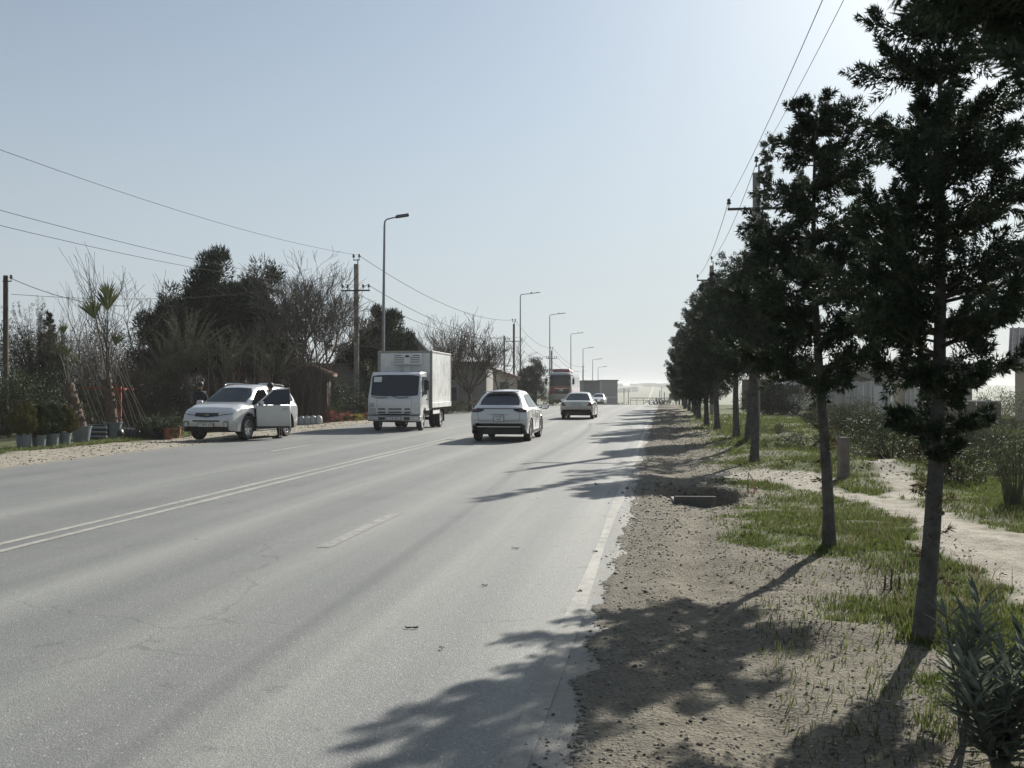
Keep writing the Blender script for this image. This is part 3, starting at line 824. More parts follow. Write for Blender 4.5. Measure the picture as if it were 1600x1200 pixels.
M_SHADE = simple("interior_shade", (.008, .008, .009), 1.0, spec=0)  # painted shade of the car interior, laid over the closed body side
M_PLATE = simple("plate_white", (.70, .70, .68), .5, var=.05)
M_INK = simple("plate_ink", (.015, .015, .02), .6)
M_PAPER = simple("paper", (.72, .76, .74), .8)
M_SKIN = simple("skin", (.36, .22, .16), .6)
def arch_z(y, zb, wheels, ra):
    for yc, zc in wheels:
        if abs(y - yc) < ra: zb = max(zb, zc + math.sqrt(ra * ra - (y - yc) ** 2))
    return zb
def loft(keys, wheels, ra, dy=.05, low=.42):
    """keys: rows (y, z bottom, z belt, z top, half width low, half width belt, half width top). Returns verts, faces, kinds"""
    keys = np.array(keys, float); y0, y1 = keys[0, 0], keys[-1, 0]
    ys_ = set(np.round(np.arange(y0, y1 + 1e-6, dy), 4)) | set(np.round(keys[:, 0], 4))
    for yc, _ in wheels:
        for q in np.linspace(-1, 1, 15): ys_.add(round(yc + ra * .999 * math.sin(q * PI / 2), 4))
        ys_.add(round(yc - ra * 1.001, 4)); ys_.add(round(yc + ra * 1.001, 4))
    ys_ = sorted(ys_)
    V = []; m = 0
    for y in ys_:
        zb, zm, zt, wl, wb, wt = [float(np.interp(y, keys[:, 0], keys[:, k])) for k in range(1, 7)]
        za = arch_z(y, zb, wheels, ra); arch = za > zb + .001
        hb = zm - zb
        P = [(wl * .90, zb if not arch else za - .02), (wl * .985, max(zb + .02, za)), (wl, max(zb + hb * .30, za)), (wl * .3 + wb * .7 + .015, max(zb + hb * .62, za)),
             (wb + .006, max(zm - hb * .16, za + .02)), (wb, max(zm - .035, za + .03)), (wb - .03, max(zm, za + .04))]
        s_ = zt - P[-1][1]
        P += [(wt + (wb - .03 - wt) * .55, P[6][1] + s_ * .42), (wt + (wb - .03 - wt) * .12, P[6][1] + s_ * .80), (wt - .05, P[6][1] + s_ * .93), (wt * .72, P[6][1] + s_ * .985), (wt * .36, zt + .006), (0, zt + .012)]
        m = len(P)
        V += [(-x, y, z) for x, z in P] + [(x, y, z) for x, z in P[:-1][::-1]]
    n = 2 * m - 1; F = []; K = []
    for i in range(len(ys_) - 1):
        for k in range(n - 1):
            F.append((i * n + k, i * n + k + 1, (i + 1) * n + k + 1, (i + 1) * n + k)); K.append(min(k, n - 2 - k))
    for i in (0, len(ys_) - 1):
        for k in range(m - 1):
            F.append((i * n + k, i * n + k + 1, i * n + n - 2 - k, i * n + n - 1 - k) if k < m - 2 else (i * n + k, i * n + k + 1, i * n + k + 2)); K.append(k)
    return V, F, K
def body_obj(name, V, F, K, mats, parent, clad=1):
    mb = MB(); mb.v = [tuple(v) for v in V]; mb.f = F; mb.m = [1 if k < clad else 0 for k in K]
    o = mb.build(name, mats, parent, 32)
    bvh = BVHTree.FromPolygons([Vector(v) for v in V], F)
    return o, bvh
def patch(name, bvh, face, x0, x1, lo, hi, mat, parent, nu=10, nv=5, off=.006, thick=.012, inset_fn=None):
    """a thin pane or trim piece hugging the body. face: 'front','back','left','right','up'. lo, hi: functions or numbers giving z (or y) limits over x (or y)"""
    fl = lambda f, u: f(u) if callable(f) else f
    dirs = {'front': Vector((0, -1, 0)), 'back': Vector((0, 1, 0)), 'left': Vector((1, 0, 0)), 'right': Vector((-1, 0, 0)), 'up': Vector((0, 0, -1))}
    d = dirs[face]; G = []
    for i in range(nu + 1):
        u = x0 + (x1 - x0) * i / nu; row = []
        for j in range(nv + 1):
            q = fl(lo, u) + (fl(hi, u) - fl(lo, u)) * j / nv
            if face in ('front', 'back'): o = Vector((u, 0, q)) - d * 9
            elif face in ('left', 'right'): o = Vector((0, u, q)) - d * 9
            else: o = Vector((u, q, 0)) - d * 9
            h = bvh.ray_cast(o, d)
            row.append((h[0], h[1]) if h[0] is not None else None)
        G.append(row)
    mb = MB(); idx = {}
    for layer in (0, 1):
        for i in range(nu + 1):
            for j in range(nv + 1):
                if G[i][j] is None: continue
                p, nrm = G[i][j]
                if nrm.dot(d) > 0: nrm = -nrm
                idx[(layer, i, j)] = len(mb.v)
                mb.v.append(tuple(p + nrm * (off if layer else off - thick)))
    ok = lambda *k: all(q in idx for q in k)
    for i in range(nu):
        for j in range(nv):
            c = [(i, j), (i + 1, j), (i + 1, j + 1), (i, j + 1)]
            if all((1, a, b) in idx for a, b in c):
                mb.f.append(tuple(idx[(1, a, b)] for a, b in c)); mb.m.append(0)
                for (a, b) in ((0, 1), (1, 2), (2, 3), (3, 0)):
                    ed = sorted([c[a], c[b]])
                    on_rim = (ed[0][0] == ed[1][0] and ed[0][0] in (0, nu)) or (ed[0][1] == ed[1][1] and ed[0][1] in (0, nv))
                    if on_rim:
                        mb.f.append((idx[(1, *c[a])], idx[(1, *c[b])], idx[(0, *c[b])], idx[(0, *c[a])])); mb.m.append(0)
    if not mb.f: print("EMPTY PATCH", name, face); return None
    return mb.build(name, mat, parent, 30)
MY = Matrix.Rotation(PI / 2, 3, 'Y')
def wheel(parent, x, y, r_, wd, side, spokes=5, steel=False, proto={}):
    key = (r_, wd, side, spokes, steel)
    if key in proto:
        c = copy_tree(proto[key], parent); c.location = (x, y, r_); return c
    hub = bpy.data.objects.new("wheel", None); link(hub, parent); hub.location = (x, y, r_); hub.empty_display_size = .1
    rr = r_ * .66; h = wd / 2
    mb = MB(); mb.lathe([(rr, -h * .9), (r_ * .9, -h), (r_ * .975, -h * .82), (r_, -h * .5), (r_ * 1.0, h * .5), (r_ * .975, h * .82), (r_ * .9, h), (rr, h * .9)], 32, M=MY, close=True)
    mb.build("tyre", M_TYRE, hub, 40)
    rb = MB()
    rb.lathe([(rr, -h * .85), (rr, h * .88), (rr * .93, h * .92), (rr * .90, h * .6), (rr * .9, -h * .8)], 28, M=Matrix.Rotation(side * PI / 2, 3, 'Y') , close=True)
    Ms = Matrix.Rotation(side * PI / 2, 3, 'Y')
    rb.lathe([(.001, h * .82), (rr * .2, h * .8), (rr * .22, h * .3), (.001, h * .3)], 16, M=Ms)
    for k in range(spokes):
        a = 2 * PI * k / spokes
        for da in ((-.16, .16) if not steel else (0,)):
            c, s_ = math.cos(a + da), math.sin(a + da)
            wd_ = rr * (.10 if not steel else .24)
            p0, p1 = rr * .12, rr * .93
            poly = [(c * p0 - s_ * wd_ * .6, s_ * p0 + c * wd_ * .6), (c * p0 + s_ * wd_ * .6, s_ * p0 - c * wd_ * .6), (c * p1 + s_ * wd_, s_ * p1 - c * wd_), (c * p1 - s_ * wd_, s_ * p1 + c * wd_)]
            rb.prism(poly, h * .42, h * .68, M=Ms)
    rb.build("rim", M_RIM, hub, 35)
    bk = MB(); bk.lathe([(.001, h * .1), (rr * .88, h * .1), (rr * .88, -h * .6), (.001, -h * .6)], 20, M=Ms)
    bk.build("brake", M_BLK, hub)
    proto[key] = hub
    return hub
def underbody(parent, L, W, zb=.2, wheels=()):
    mb = MB(); mb.box((0, 0, zb + .16), (W * .80, L * .90, .22), bev=.04)
    for yc, zc in wheels: mb.box((0, yc, zb + .36), (W * .80, .86, .40))
    return mb.build("underbody", M_BLK, parent)
def mirror(parent, x, y, z, side, mat, arm=M_BLK, s=1.0):
    mb = MB(); mb.box((x + side * .13 * s, y, z), (.20 * s, .12 * s, .15 * s), bev=.045 * s)
    o = mb.build("mirror", mat, parent, 40)
    a = MB(); a.box((x + side * .01, y + .01, z - .045), (.10, .05, .035)); a.build("mirror_arm", arm, o)
    g = MB(); g.box((x + side * .13 * s, y - .062 * s, z), (.16 * s, .006, .11 * s), bev=.002); g.build("mirror_glass", M_CHR, o)
    return o
def face_M(x, y, z, face='back'):
    """text standing on a vertical face; back = faces -Y, front = faces +Y"""
    if face == 'back': return Matrix.Translation((x, y, z)) @ Matrix.Rotation(PI / 2, 4, 'X')
    return Matrix.Translation((x, y, z)) @ Matrix.Rotation(PI, 4, 'Z') @ Matrix.Rotation(PI / 2, 4, 'X')
def plate(parent, x, y, z, txt, face, w_=.52, h_=.112, two=None):
    mb = MB(); mb.box((x, y, z), (w_, .012, h_), bev=.003); p = mb.build("number_plate", M_PLATE, parent)
    fr = MB()
    for dz in (-1, 1): fr.box((x, y, z + dz * (h_ / 2 + .006)), (w_ + .024, .018, .012))
    for dx in (-1, 1): fr.box((x + dx * (w_ / 2 + .006), y, z), (.012, .018, h_))
    fr.build("plate_frame", M_BLK, p)
    s_ = -1 if face == 'back' else 1
    if two:
        text_part("plate_lettering", two[0], .085, M_INK, p, face_M(x, y + s_ * .0065, z + h_ * .22, face), .001)
        text_part("plate_lettering", two[1], .085, M_INK, p, face_M(x, y + s_ * .0065, z - h_ * .22, face), .001)
    else:
        text_part("plate_lettering", txt, .105, M_INK, p, face_M(x, y + s_ * .0065, z, face), .001)
    return p
def seam(parent, bvh, face, pts, w_=.006, name="panel_gap"):
    """dark joint following the body"""
    dirs = {'front': Vector((0, -1, 0)), 'back': Vector((0, 1, 0)), 'left': Vector((1, 0, 0)), 'right': Vector((-1, 0, 0)), 'up': Vector((0, 0, -1))}
    d = dirs[face]; out = []
    for (a, b) in zip(pts[:-1], pts[1:]):
        for k in range(9):
            q = (a[0] + (b[0] - a[0]) * k / 8, a[1] + (b[1] - a[1]) * k / 8)
            o = Vector((q[0], 0, q[1])) if face in ('front', 'back') else (Vector((0, q[0], q[1])) if face in ('left', 'right') else Vector((q[0], q[1], 0)))
            h = bvh.ray_cast(o - d * 9, d)
            if h[0] is not None: out.append(h[0] - d * .001)
    if len(out) < 2: return
    mb = MB(); mb.tube(out, w_, 4); mb.build(name, M_BLK, parent)

# ------------------------------------------------------------------ white crossover seen from behind
def crossover():
    t = thing("parked_suv", "", "")
    W = .895; wh = [(-1.30, .345), (1.31, .345)]
    K = [(-2.17, .55, .70, .80, .74, .78, .66), (-2.15, .40, .80, .98, .80, .83, .68), (-2.08, .30, .93, 1.07, .855, .855, .70), (-1.98, .24, .99, 1.11, .875, .87, .70), (-1.90, .24, 1.0, 1.16, .885, .875, .70),
         (-1.55, .22, 1.01, 1.41, W, .885, .62), (-1.32, .22, 1.01, 1.52, W, .89, .58), (-1.15, .22, 1.01, 1.555, W, .89, .58), (-.4, .2, 1.0, 1.59, W, .885, .57), (.2, .2, .98, 1.575, W, .88, .56), (.42, .2, .97, 1.51, W, .88, .57),
         (1.18, .22, .95, 1.07, W, .88, .72), (1.7, .24, .90, 1.0, W - .01, .87, .72), (2.0, .26, .78, .90, .84, .82, .66), (2.12, .3, .66, .74, .78, .77, .6), (2.17, .38, .55, .6, .7, .7, .5)]
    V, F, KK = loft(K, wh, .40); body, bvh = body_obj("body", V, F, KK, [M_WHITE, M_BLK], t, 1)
    wx = lambda u: 0
    patch("rear_window", bvh, 'back', -.60, .60, lambda u: 1.125 + .0 * u, lambda u: 1.475 - .05 * (abs(u) / .6) ** 2 - max(0, abs(u) - .50) * 1.9, M_GLASS, t, 16, 6)
    mb = MB(); mb.box((0, -1.42, 1.535), (1.10, .26, .022), bev=.01); mb.build("roof_spoiler", M_WHITE, t, 40)
    patch("light_bar", bvh, 'back', -.80, .80, 1.00, 1.025, M_BLK, t, 16, 1, .004)
    for sx in (-1, 1):
        patch("tail_light", bvh, 'back', sx * .84, sx * .46, lambda u: .905 + .0 + max(0, .62 - abs(u)) * .35, lambda u: .995, M_BLKG, t, 8, 3, .010)
        patch("tail_lens", bvh, 'back', sx * .83, sx * .62, .925, .955, M_RED, t, 5, 1, .016)
        patch("side_window", bvh, 'right' if sx > 0 else 'left', -1.42, -.30, lambda u: 1.045, lambda u: min(1.44, 1.10 + (u + 1.50) * 1.1), M_GLASS, t, 12, 4)
        patch("side_window", bvh, 'right' if sx > 0 else 'left', -.24, .88, 1.035, lambda u: min(1.45, 1.45 - max(0, u - .20) * .60), M_GLASS, t, 12, 4)
        f = 'right' if sx > 0 else 'left'
        for q in (-.27, .80): seam(t, bvh, f, [(q, .42), (q, 1.0)])
        seam(t, bvh, f, [(-.98, .75), (-1.0, 1.0)])
        mb = MB(); mb.tube([(sx * .905, -.02, .86), (sx * .915, .06, .87), (sx * .905, .14, .86)], .013, 6); mb.build("door_handle", M_WHITE, t)
        patch("sill_trim", bvh, f, -.88, .88, .24, .33, M_BLK, t, 8, 2, .012)
        for yc, zc in wh:
            wheel(t, sx * .785, yc, .345, .215, sx, 5)
            ar = MB(); ar.tube([(sx * (.885), yc + math.cos(a) * .415, max(.22, zc + math.sin(a) * .415)) for a in np.linspace(-.25, PI + .25, 17)], .022, 5); ar.build("arch_trim", M_BLKG, t)
        mirror(t, sx * .93, .72, 1.04, sx, M_BLKG, s=1.25)
    patch("bumper_trim", bvh, 'back', -.80, .80, lambda u: .31, lambda u: .60 - max(0, abs(u) - .62) * .5, M_BLKG, t, 16, 5, .012)
    mb = MB(); mb.box((0, -2.19, .465), (1.34, .02, .018)); mb.build("chrome_strip", M_CHR, t)
    patch("boot_line", bvh, 'back', -.30, .30, .83, .838, M_BLK, t, 6, 1, .003)
    seam(t, bvh, 'back', [(-.62, .64), (.62, .64)], .005); seam(t, bvh, 'back', [(-.62, .64), (-.66, .90)], .005); seam(t, bvh, 'back', [(.62, .64), (.66, .90)], .005)
    plate(t, 0, -2.185, .735, "", 'back', .30, .20, two=("10 BZ", "566"))
    underbody(t, 4.2, 1.75, .17, wh)
    mb = MB(); mb.tube([(0, -1.5, 1.57), (0, -1.62, 1.62)], .012, 6); mb.build("aerial", M_BLK, t)
    return t
# ------------------------------------------------------------------ parked SUV with an open driver's door
def big_suv():
    t = thing("parked_suv", "", "")
    W = .94; wh = [(-1.38, .37), (1.35, .37)]
    K = [(-2.32, .62, .80, .92, .78, .80, .70), (-2.30, .45, .95, 1.10, .84, .86, .72), (-2.2, .30, 1.02, 1.36, .90, .89, .70), (-2.02, .26, 1.04, 1.58, .925, .91, .64), (-1.9, .25, 1.05, 1.635, W, .92, .63),
         (-1.1, .25, 1.05, 1.69, W, .925, .63), (-.3, .25, 1.04, 1.705, W, .925, .63), (.2, .25, 1.03, 1.675, W, .92, .62), (.45, .25, 1.03, 1.60, W, .92, .62),
         (1.16, .26, 1.03, 1.145, W, .91, .76), (1.7, .26, 1.0, 1.09, W - .01, .90, .74), (2.02, .27, .92, 1.0, .91, .87, .70), (2.22, .28, .80, .88, .86, .83, .68), (2.31, .30, .70, .76, .80, .79, .64), (2.34, .42, .62, .66, .74, .74, .58)]
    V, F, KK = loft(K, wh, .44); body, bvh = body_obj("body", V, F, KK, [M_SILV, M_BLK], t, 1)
    patch("windscreen", bvh, 'front', -.70, .70, lambda u: 1.165 + .0 * u, lambda u: 1.60 - .03 * (abs(u) / .6) ** 2 - max(0, abs(u) - .56) * 1.6, M_GLASS, t, 18, 7)
    patch("rear_window", bvh, 'back', -.62, .62, 1.14, lambda u: 1.50 - .03 * (abs(u) / .6) ** 2, M_GLASS, t, 14, 5)
    for sx in (-1, 1):
        f = 'right' if sx > 0 else 'left'
        patch("side_window", bvh, f, -2.0, -1.32, lambda u: 1.09 + max(0, -1.6 - u) * .2, lambda u: 1.50, M_GLASS, t, 8, 4)
        patch("side_window", bvh, f, -1.24, -.30, 1.08, 1.54, M_GLASS, t, 10, 4)
        patch("side_window" if sx > 0 else "opening_shade", bvh, f, -.20, .95, 1.07, lambda u: min(1.545, 1.545 - max(0, u - .25) * .62), M_GLASS if sx > 0 else M_SHADE, t, 12, 4)
        if sx > 0:
            seam(t, bvh, f, [(.95, .45), (.95, 1.03)]); seam(t, bvh, f, [(-.25, .45), (-.25, 1.03)])
        else:
            # near-black sheet on the solid body, painting in the shade inside the car
            patch("doorway_shade", bvh, f, -.22, .98, .40, 1.03, M_SHADE, t, 12, 6, .006)
            seam(t, bvh, f, [(-.27, .40), (-.27, 1.03)])
        seam(t, bvh, f, [(-1.28, .62), (-1.28, 1.03)])
        patch("sill_trim", bvh, f, -.90, .88, .26, .39, M_BLK, t, 10, 2, .014)
        for yc, zc in wh:
            wheel(t, sx * .81, yc, .37, .235, sx, 7)
            ar = MB(); ar.tube([(sx * (.925), yc + math.cos(a) * .455, max(.27, zc + math.sin(a) * .455)) for a in np.linspace(-.25, PI + .25, 17)], .026, 5); ar.build("arch_trim", M_BLK, t)
        rr = MB(); rr.tube([(sx * .60, -1.75, 1.66), (sx * .615, -1.55, 1.70), (sx * .615, -.9, 1.725), (sx * .61, -.1, 1.725), (sx * .60, .12, 1.69)], [.02] * 5, 6); rr.build("roof_rail", M_CHR, t, 40)
        patch("headlight", bvh, 'front', sx * .82, sx * .40, lambda u: .775 + max(0, abs(u) - .40) * .12, lambda u: .845 + max(0, abs(u) - .40) * .24, M_LAMPC, t, 8, 3, .010)
        patch("headlight_trim", bvh, 'front', sx * .83, sx * .385, lambda u: .76 + max(0, abs(u) - .40) * .12, lambda u: .775 + max(0, abs(u) - .40) * .12, M_BLK, t, 8, 1, .009)
        patch("fog_lamp", bvh, 'front', sx * .76, sx * .60, .41, .60, M_BLK, t, 4, 3, .010)
        patch("fog_lens", bvh, 'front', sx * .735, sx * .625, .44, .57, M_LAMPC, t, 4, 3, .016)
        patch("tail_light", bvh, 'back', sx * .84, sx * .62, .98, 1.16, M_RED, t, 4, 3, .010)
    mirror(t, .96, .82, 1.12, 1, M_SILV, s=1.15)
    patch("grille", bvh, 'front', -.40, .40, lambda u: .700 + abs(u) * .10, lambda u: .835, M_BLKG, t, 10, 3, .012)
    patch("grille_rim", bvh, 'front', -.42, .42, lambda u: .835, lambda u: .852, M_CHR, t, 10, 1, .016)
    patch("grille_rim", bvh, 'front', -.40, .40, lambda u: .684 + abs(u) * .10, lambda u: .700 + abs(u) * .10, M_CHR, t, 10, 1, .016)
    h = bvh.ray_cast(Vector((0, 9, .775)), Vector((0, -1, 0)))[0]
    bd = MB(); bd.lathe([(.001, .010), (.05, .010), (.056, 0), (.001, 0)], 20, c=h + Vector((0, .012, 0)), M=Matrix.Diagonal((1.35, 1, .72)) @ Matrix.Rotation(-PI / 2, 3, 'X'))
    badge = bd.build("badge", M_CHR, t)
    text_part("badge_lettering", "KIA", .055, M_INK, badge, face_M(0, h.y + .0225, h.z - .002, 'front'), .001, sx=1.2)
    patch("lower_intake", bvh, 'front', -.46, .46, .585, .625, M_BLKG, t, 10, 2, .010)
    patch("bumper_skirt", bvh, 'front', -.86, .86, .26, lambda u: .42 if abs(u) < .42 else .42 - min(.1, (abs(u) - .42) * .6), M_BLK, t, 16, 4, .016)
    plate(t, 0, 2.365, .49, "77 BW 679", 'front')
    underbody(t, 4.45, 1.84, .21, wh)
    for sx in (-1, 1):
        wp = MB(); wp.tube([(sx * .12 - .2, 1.11, 1.175), (sx * .12 + .25, .98, 1.26)], .009, 4); wp.build("wiper", M_BLK, t)
    # open door: hinge on the left side just behind the front wheel arch
    dr = bpy.data.objects.new("open_door", None); link(dr, t); dr.location = (-.945, .93, 0); dr.rotation_euler = (0, 0, R(-57)); dr.scale = (1, .92, 1)
    D = MB(); D.box((-.03, -.60, .72), (.10, 1.18, .68), bev=.03)
    pn_ = D.build("door_panel", M_SILV, dr, 40)
    ln_ = MB(); ln_.box((.035, -.60, .72), (.04, 1.10, .60), bev=.015); ln_.build("door_lining", M_BLK, dr)
    ct = MB(); ct.box((-.035, -.60, .37), (.11, 1.16, .05), bev=.01); ct.build("door_sill", M_BLK, dr)
    fr = MB(); yb_ = [(-.0, 1.06), (-.62, 1.535), (-1.16, 1.57), (-1.17, 1.06)]
    fr.tube([(-.02, yb_[0][0] - .02, yb_[0][1]), (.12, yb_[1][0], yb_[1][1]), (.14, yb_[2][0], yb_[2][1])], .028, 6); fr.build("window_frame", M_SILV, dr, 50)
    fb = MB(); fb.tube([(.14, -1.16, 1.57), (-.0, -1.165, 1.06), (-.0, -1.165, .42)], .03, 6); fb.build("window_post", M_BLK, dr, 50)
    gl = MB(); gl.add([(-.015, -.06, 1.065), (-.015, -1.14, 1.065), (.135, -1.14, 1.55), (.115, -.64, 1.52)], [(0, 1, 2, 3)])
    gl.add([(-.023, -.06, 1.065), (-.023, -1.14, 1.065), (.127, -1.14, 1.55), (.107, -.64, 1.52)], [(3, 2, 1, 0)]); gl.build("door_window", M_GLASS, dr)
    hd = MB(); hd.tube([(-.085, -.90, .93), (-.115, -.95, .935), (-.115, -1.03, .935), (-.085, -1.08, .93)], .014, 6); hd.build("door_handle", M_CHR, dr)
    mm = MB(); mm.box((-.16, -.20, 1.12), (.22, .13, .16), bev=.05); mm.build("mirror", M_SILV, dr, 40)
    return t
# ------------------------------------------------------------------ saloons
def saloon(paint, L=4.5, W=1.74, H=1.43, spokes=5, front=False, plate_txt="", proto=None):
    t = thing("sedan", "", "")
    w = W / 2; wh = [(-1.28, .31), (1.40, .31)]; h = H - 1.43
    K = [(-2.25, .50, .62, .70, w - .13, w - .12, .6), (-2.23, .36, .76, .86, w - .06, w - .05, .66), (-2.12, .24, .86, .94, w - .02, w - .03, .68), (-1.9, .22, .90, .975, w, w - .03, .70), (-1.34, .2, .91, .985, w, w - .02, .72),
         (-.66, .18, .91, 1.36 + h, w, w - .02, .56), (-.45, .18, .91, 1.40 + h, w, w - .02, .56), (0, .18, .90, 1.42 + h, w, w - .02, .56), (.25, .18, .90, 1.39 + h, w, w - .02, .57),
         (.98, .2, .88, .98, w, w - .03, .70), (1.6, .2, .83, .91, w, w - .04, .68), (2.05, .22, .74, .81, w - .04, w - .07, .64), (2.2, .26, .64, .70, w - .10, w - .11, .58), (2.25, .36, .55, .60, w - .16, w - .16, .5)]
    V, F, KK = loft(K, wh, .355); body, bvh = body_obj("body", V, F, KK, [paint, M_BLK], t, 1)
    patch("rear_window", bvh, 'back', -.62, .62, 1.005, lambda u: 1.345 + h - .03 * (abs(u) / .6) ** 2 - max(0, abs(u) - .48) * 1.7, M_GLASS, t, 16, 6)
    patch("windscreen", bvh, 'front', -.66, .66, 1.0, lambda u: 1.36 + h - .03 * (abs(u) / .6) ** 2 - max(0, abs(u) - .50) * 1.7, M_GLASS, t, 16, 6)
    for sx in (-1, 1):
        f = 'right' if sx > 0 else 'left'
        patch("side_window", bvh, f, -1.06, -.20, .935, lambda u: min(1.31 + h, .97 + (u + 1.15) * .75), M_GLASS, t, 9, 4)
        patch("side_window", bvh, f, -.13, .78, .93, lambda u: min(1.31 + h, 1.31 + h - max(0, u - .08) * .52), M_GLASS, t, 9, 4)
        patch("tail_light", bvh, 'back', sx * (w - .09), sx * (w - .31), lambda u: .70, lambda u: .70 + .21 * min(1, max(.05, (abs(u) - (w - .34)) / .16)), M_RED, t, 6, 4, .010)
        patch("headlight", bvh, 'front', sx * (w - .12), sx * (w - .40), .58, lambda u: .70, M_LAMPC, t, 6, 3, .010)
        patch("side_moulding", bvh, f, -.86, .98, .52, .56, M_CHR, t, 10, 1, .010)
        for q in (-.16, .86): seam(t, bvh, f, [(q, .36), (q, .90)])
        for yc, zc in wh: wheel(t, sx * (w - .115), yc, .31, .20, sx, spokes)
        mirror(t, sx * (w + .0), .62, .97, sx, paint)
    patch("boot_lid_gap", bvh, 'back', -.56, .56, .645, .652, M_BLK, t, 8, 1, .003)
    patch("bumper_trim", bvh, 'back', -.74, .74, .43, .46, M_BLK, t, 10, 1, .012)
    patch("grille", bvh, 'front', -.32, .32, .52, .69, M_BLKG, t, 8, 3, .012)
    patch("lower_grille", bvh, 'front', -.45, .45, .28, .40, M_BLK, t, 8, 3, .012)
    if plate_txt: plate(t, 0, -2.265, .755, plate_txt, 'back', .50, .11)
    else: plate(t, 0, 2.27, .45, "10 KT 218", 'front', .5, .11)
    mb = MB()
    for q in (-.45,): mb.tube([(q, -2.28, .24), (q, -2.05, .24)], .03, 8)
    mb.build("exhaust_pipe", M_CHR, t)
    underbody(t, 4.3, W - .08, .15, wh)
    return t
# ------------------------------------------------------------------ refrigerated box truck
def box_truck():
    t = thing("box_truck", "", "")
    # local: cab front at y=0, box behind to y=-6.1; built facing +Y
    cab = MB(); prof = [(-.02, .52), (.02, .62), (.02, 1.20), (-.02, 1.32), (-.30, 2.12), (-.42, 2.20), (-1.55, 2.24), (-1.62, 2.20), (-1.64, .75), (-1.25, .75)]
    prof += [(-.78 + .45 * math.cos(a), .42 + .45 * math.sin(a)) for a in np.linspace(2.35, .80, 8)] + [(-.40, .52)]
    ws = [(-.995, 0), (-1.0, .0)]
    V = []; n = len(prof)
    for (x, ins) in ((-1.0, .035), (-.965, 0), (.965, 0), (1.0, .035)):
        for (y, z) in prof:
            cy, cz = -.8, 1.3; k = 1 - ins
            V.append((x * (1 - .06 * max(0, z - 1.3) / .9), cy + (y - cy) * k, cz + (z - cz) * (k if z > 1 else 1)))
    F = [tuple(range(n))[::-1], tuple(range(3 * n, 4 * n))]
    for i in range(3):
        for k in range(n): F.append((i * n + k, i * n + (k + 1) % n, (i + 1) * n + (k + 1) % n, (i + 1) * n + k))
    cab.add(V, F); co = cab.build("cab", M_WHITE, t, 35)
    Ft = []
    for f in F:
        for k in range(1, len(f) - 1): Ft.append((f[0], f[k], f[k + 1]))
    bvh = BVHTree.FromPolygons([Vector(v) for v in V], F)
    patch("windscreen", bvh, 'front', -.90, .90, lambda u: 1.30 - .0 * u + .05 * (abs(u) / .9) ** 6, lambda u: 2.10 - .05 * (abs(u) / .9) ** 6, M_GLASS, t, 18, 6, .010)
    sh = MB(); sh.box((.66, -.150, 1.93), (.30, .010, .20), M=Matrix.Rotation(R(19), 3, 'X')); sh.build("paper_sheet", M_PAPER, t)
    for x in (-.45, .35):
        wp = MB(); wp.tube([(x - .1, .035, 1.27), (x + .22, .04, 1.24), (x + .52, .0, 1.30)], .014, 4); wp.build("wiper", M_BLK, t)
    for sx in (-1, 1):
        f = 'right' if sx > 0 else 'left'
        patch("side_window", bvh, f, -1.30, -.32, lambda u: 1.36 + max(0, u + .7) * -.25, lambda u: 2.02 - max(0, u + .52) * .95, M_GLASS, t, 8, 4, .008)
        seam(t, bvh, f, [(-.25, .95), (-.25, 1.35)], .007); seam(t, bvh, f, [(-1.38, .95), (-1.38, 2.1)], .007); seam(t, bvh, f, [(-1.38, .95), (-.25, .95)], .007)
        hb = MB(); hb.box((sx * 1.005, -1.20, 1.18), (.03, .16, .05)); hb.build("door_handle", M_BLK, t)
        patch("headlight", bvh, 'front', sx * .95, sx * .70, .64, .86, M_LAMPC, t, 4, 3, .014)
        patch("turn_lamp", bvh, 'front', sx * .96, sx * .76, .90, 1.06, M_LAMPC, t, 4, 3, .010)
        mr = MB(); mr.box((sx * 1.23, .02, 1.72), (.20, .10, .40), bev=.04); m_ = mr.build("mirror", M_BLK, t, 40)
        ar = MB(); ar.tube([(sx * .97, -.18, 2.02), (sx * 1.2, .03, 2.02), (sx * 1.23, .03, 1.9)], .014, 5); ar.build("mirror_arm", M_BLK, m_)
        ar = MB(); ar.tube([(sx * .99, -.05, 1.42), (sx * 1.2, .03, 1.45), (sx * 1.23, .03, 1.55)], .014, 5); ar.build("mirror_arm", M_BLK, m_)
        wheel(t, sx * .83, -.78, .365, .20, sx, 6, True)
        wheel(t, sx * .84, -4.25, .365, .22, sx, 6, True)
        wheel(t, sx * .60, -4.25, .365, .20, sx, 6, True)
        mf = MB(); mf.box((sx * .74, -4.83, .48), (.46, .02, .5)); mf.build("mud_flap", M_BLK, t)
        fd = MB(); fd.tube([(sx * .74, -4.25 + .46 * math.cos(a), .40 + .46 * math.sin(a)) for a in np.linspace(.2, PI - .2, 9)], .03, 4); fd.build("mudguard", M_BLK, t)
        ug = MB(); ug.box((sx * .98, -3.05, .66), (.03, 1.35, .16), bev=.01); ug.build("side_guard", M_SILV, t)
        for y in (-2.5, -3.6):
            b = MB(); b.box((sx * .95, y, .82), (.04, .05, .5)); b.build("guard_bracket", M_BLK, t)
    patch("front_panel_gap", bvh, 'front', -.66, .66, 1.215, 1.222, M_BLK, t, 8, 1, .003)
    for x in (-.66, .66): patch("front_panel_gap", bvh, 'front', x - .004, x + .004, .90, 1.215, M_BLK, t, 1, 4, .003)
    for z in (.68, .80):
        for (x0, x1) in ((-.62, -.40), (-.28, .22), (.34, .62)): patch("grille_slot", bvh, 'front', x0, x1, z, z + .05, M_BLKG, t, 5, 1, .006)
    patch("grille_slot", bvh, 'front', -.60, .60, .60, .645, M_BLKG, t, 8, 1, .006)
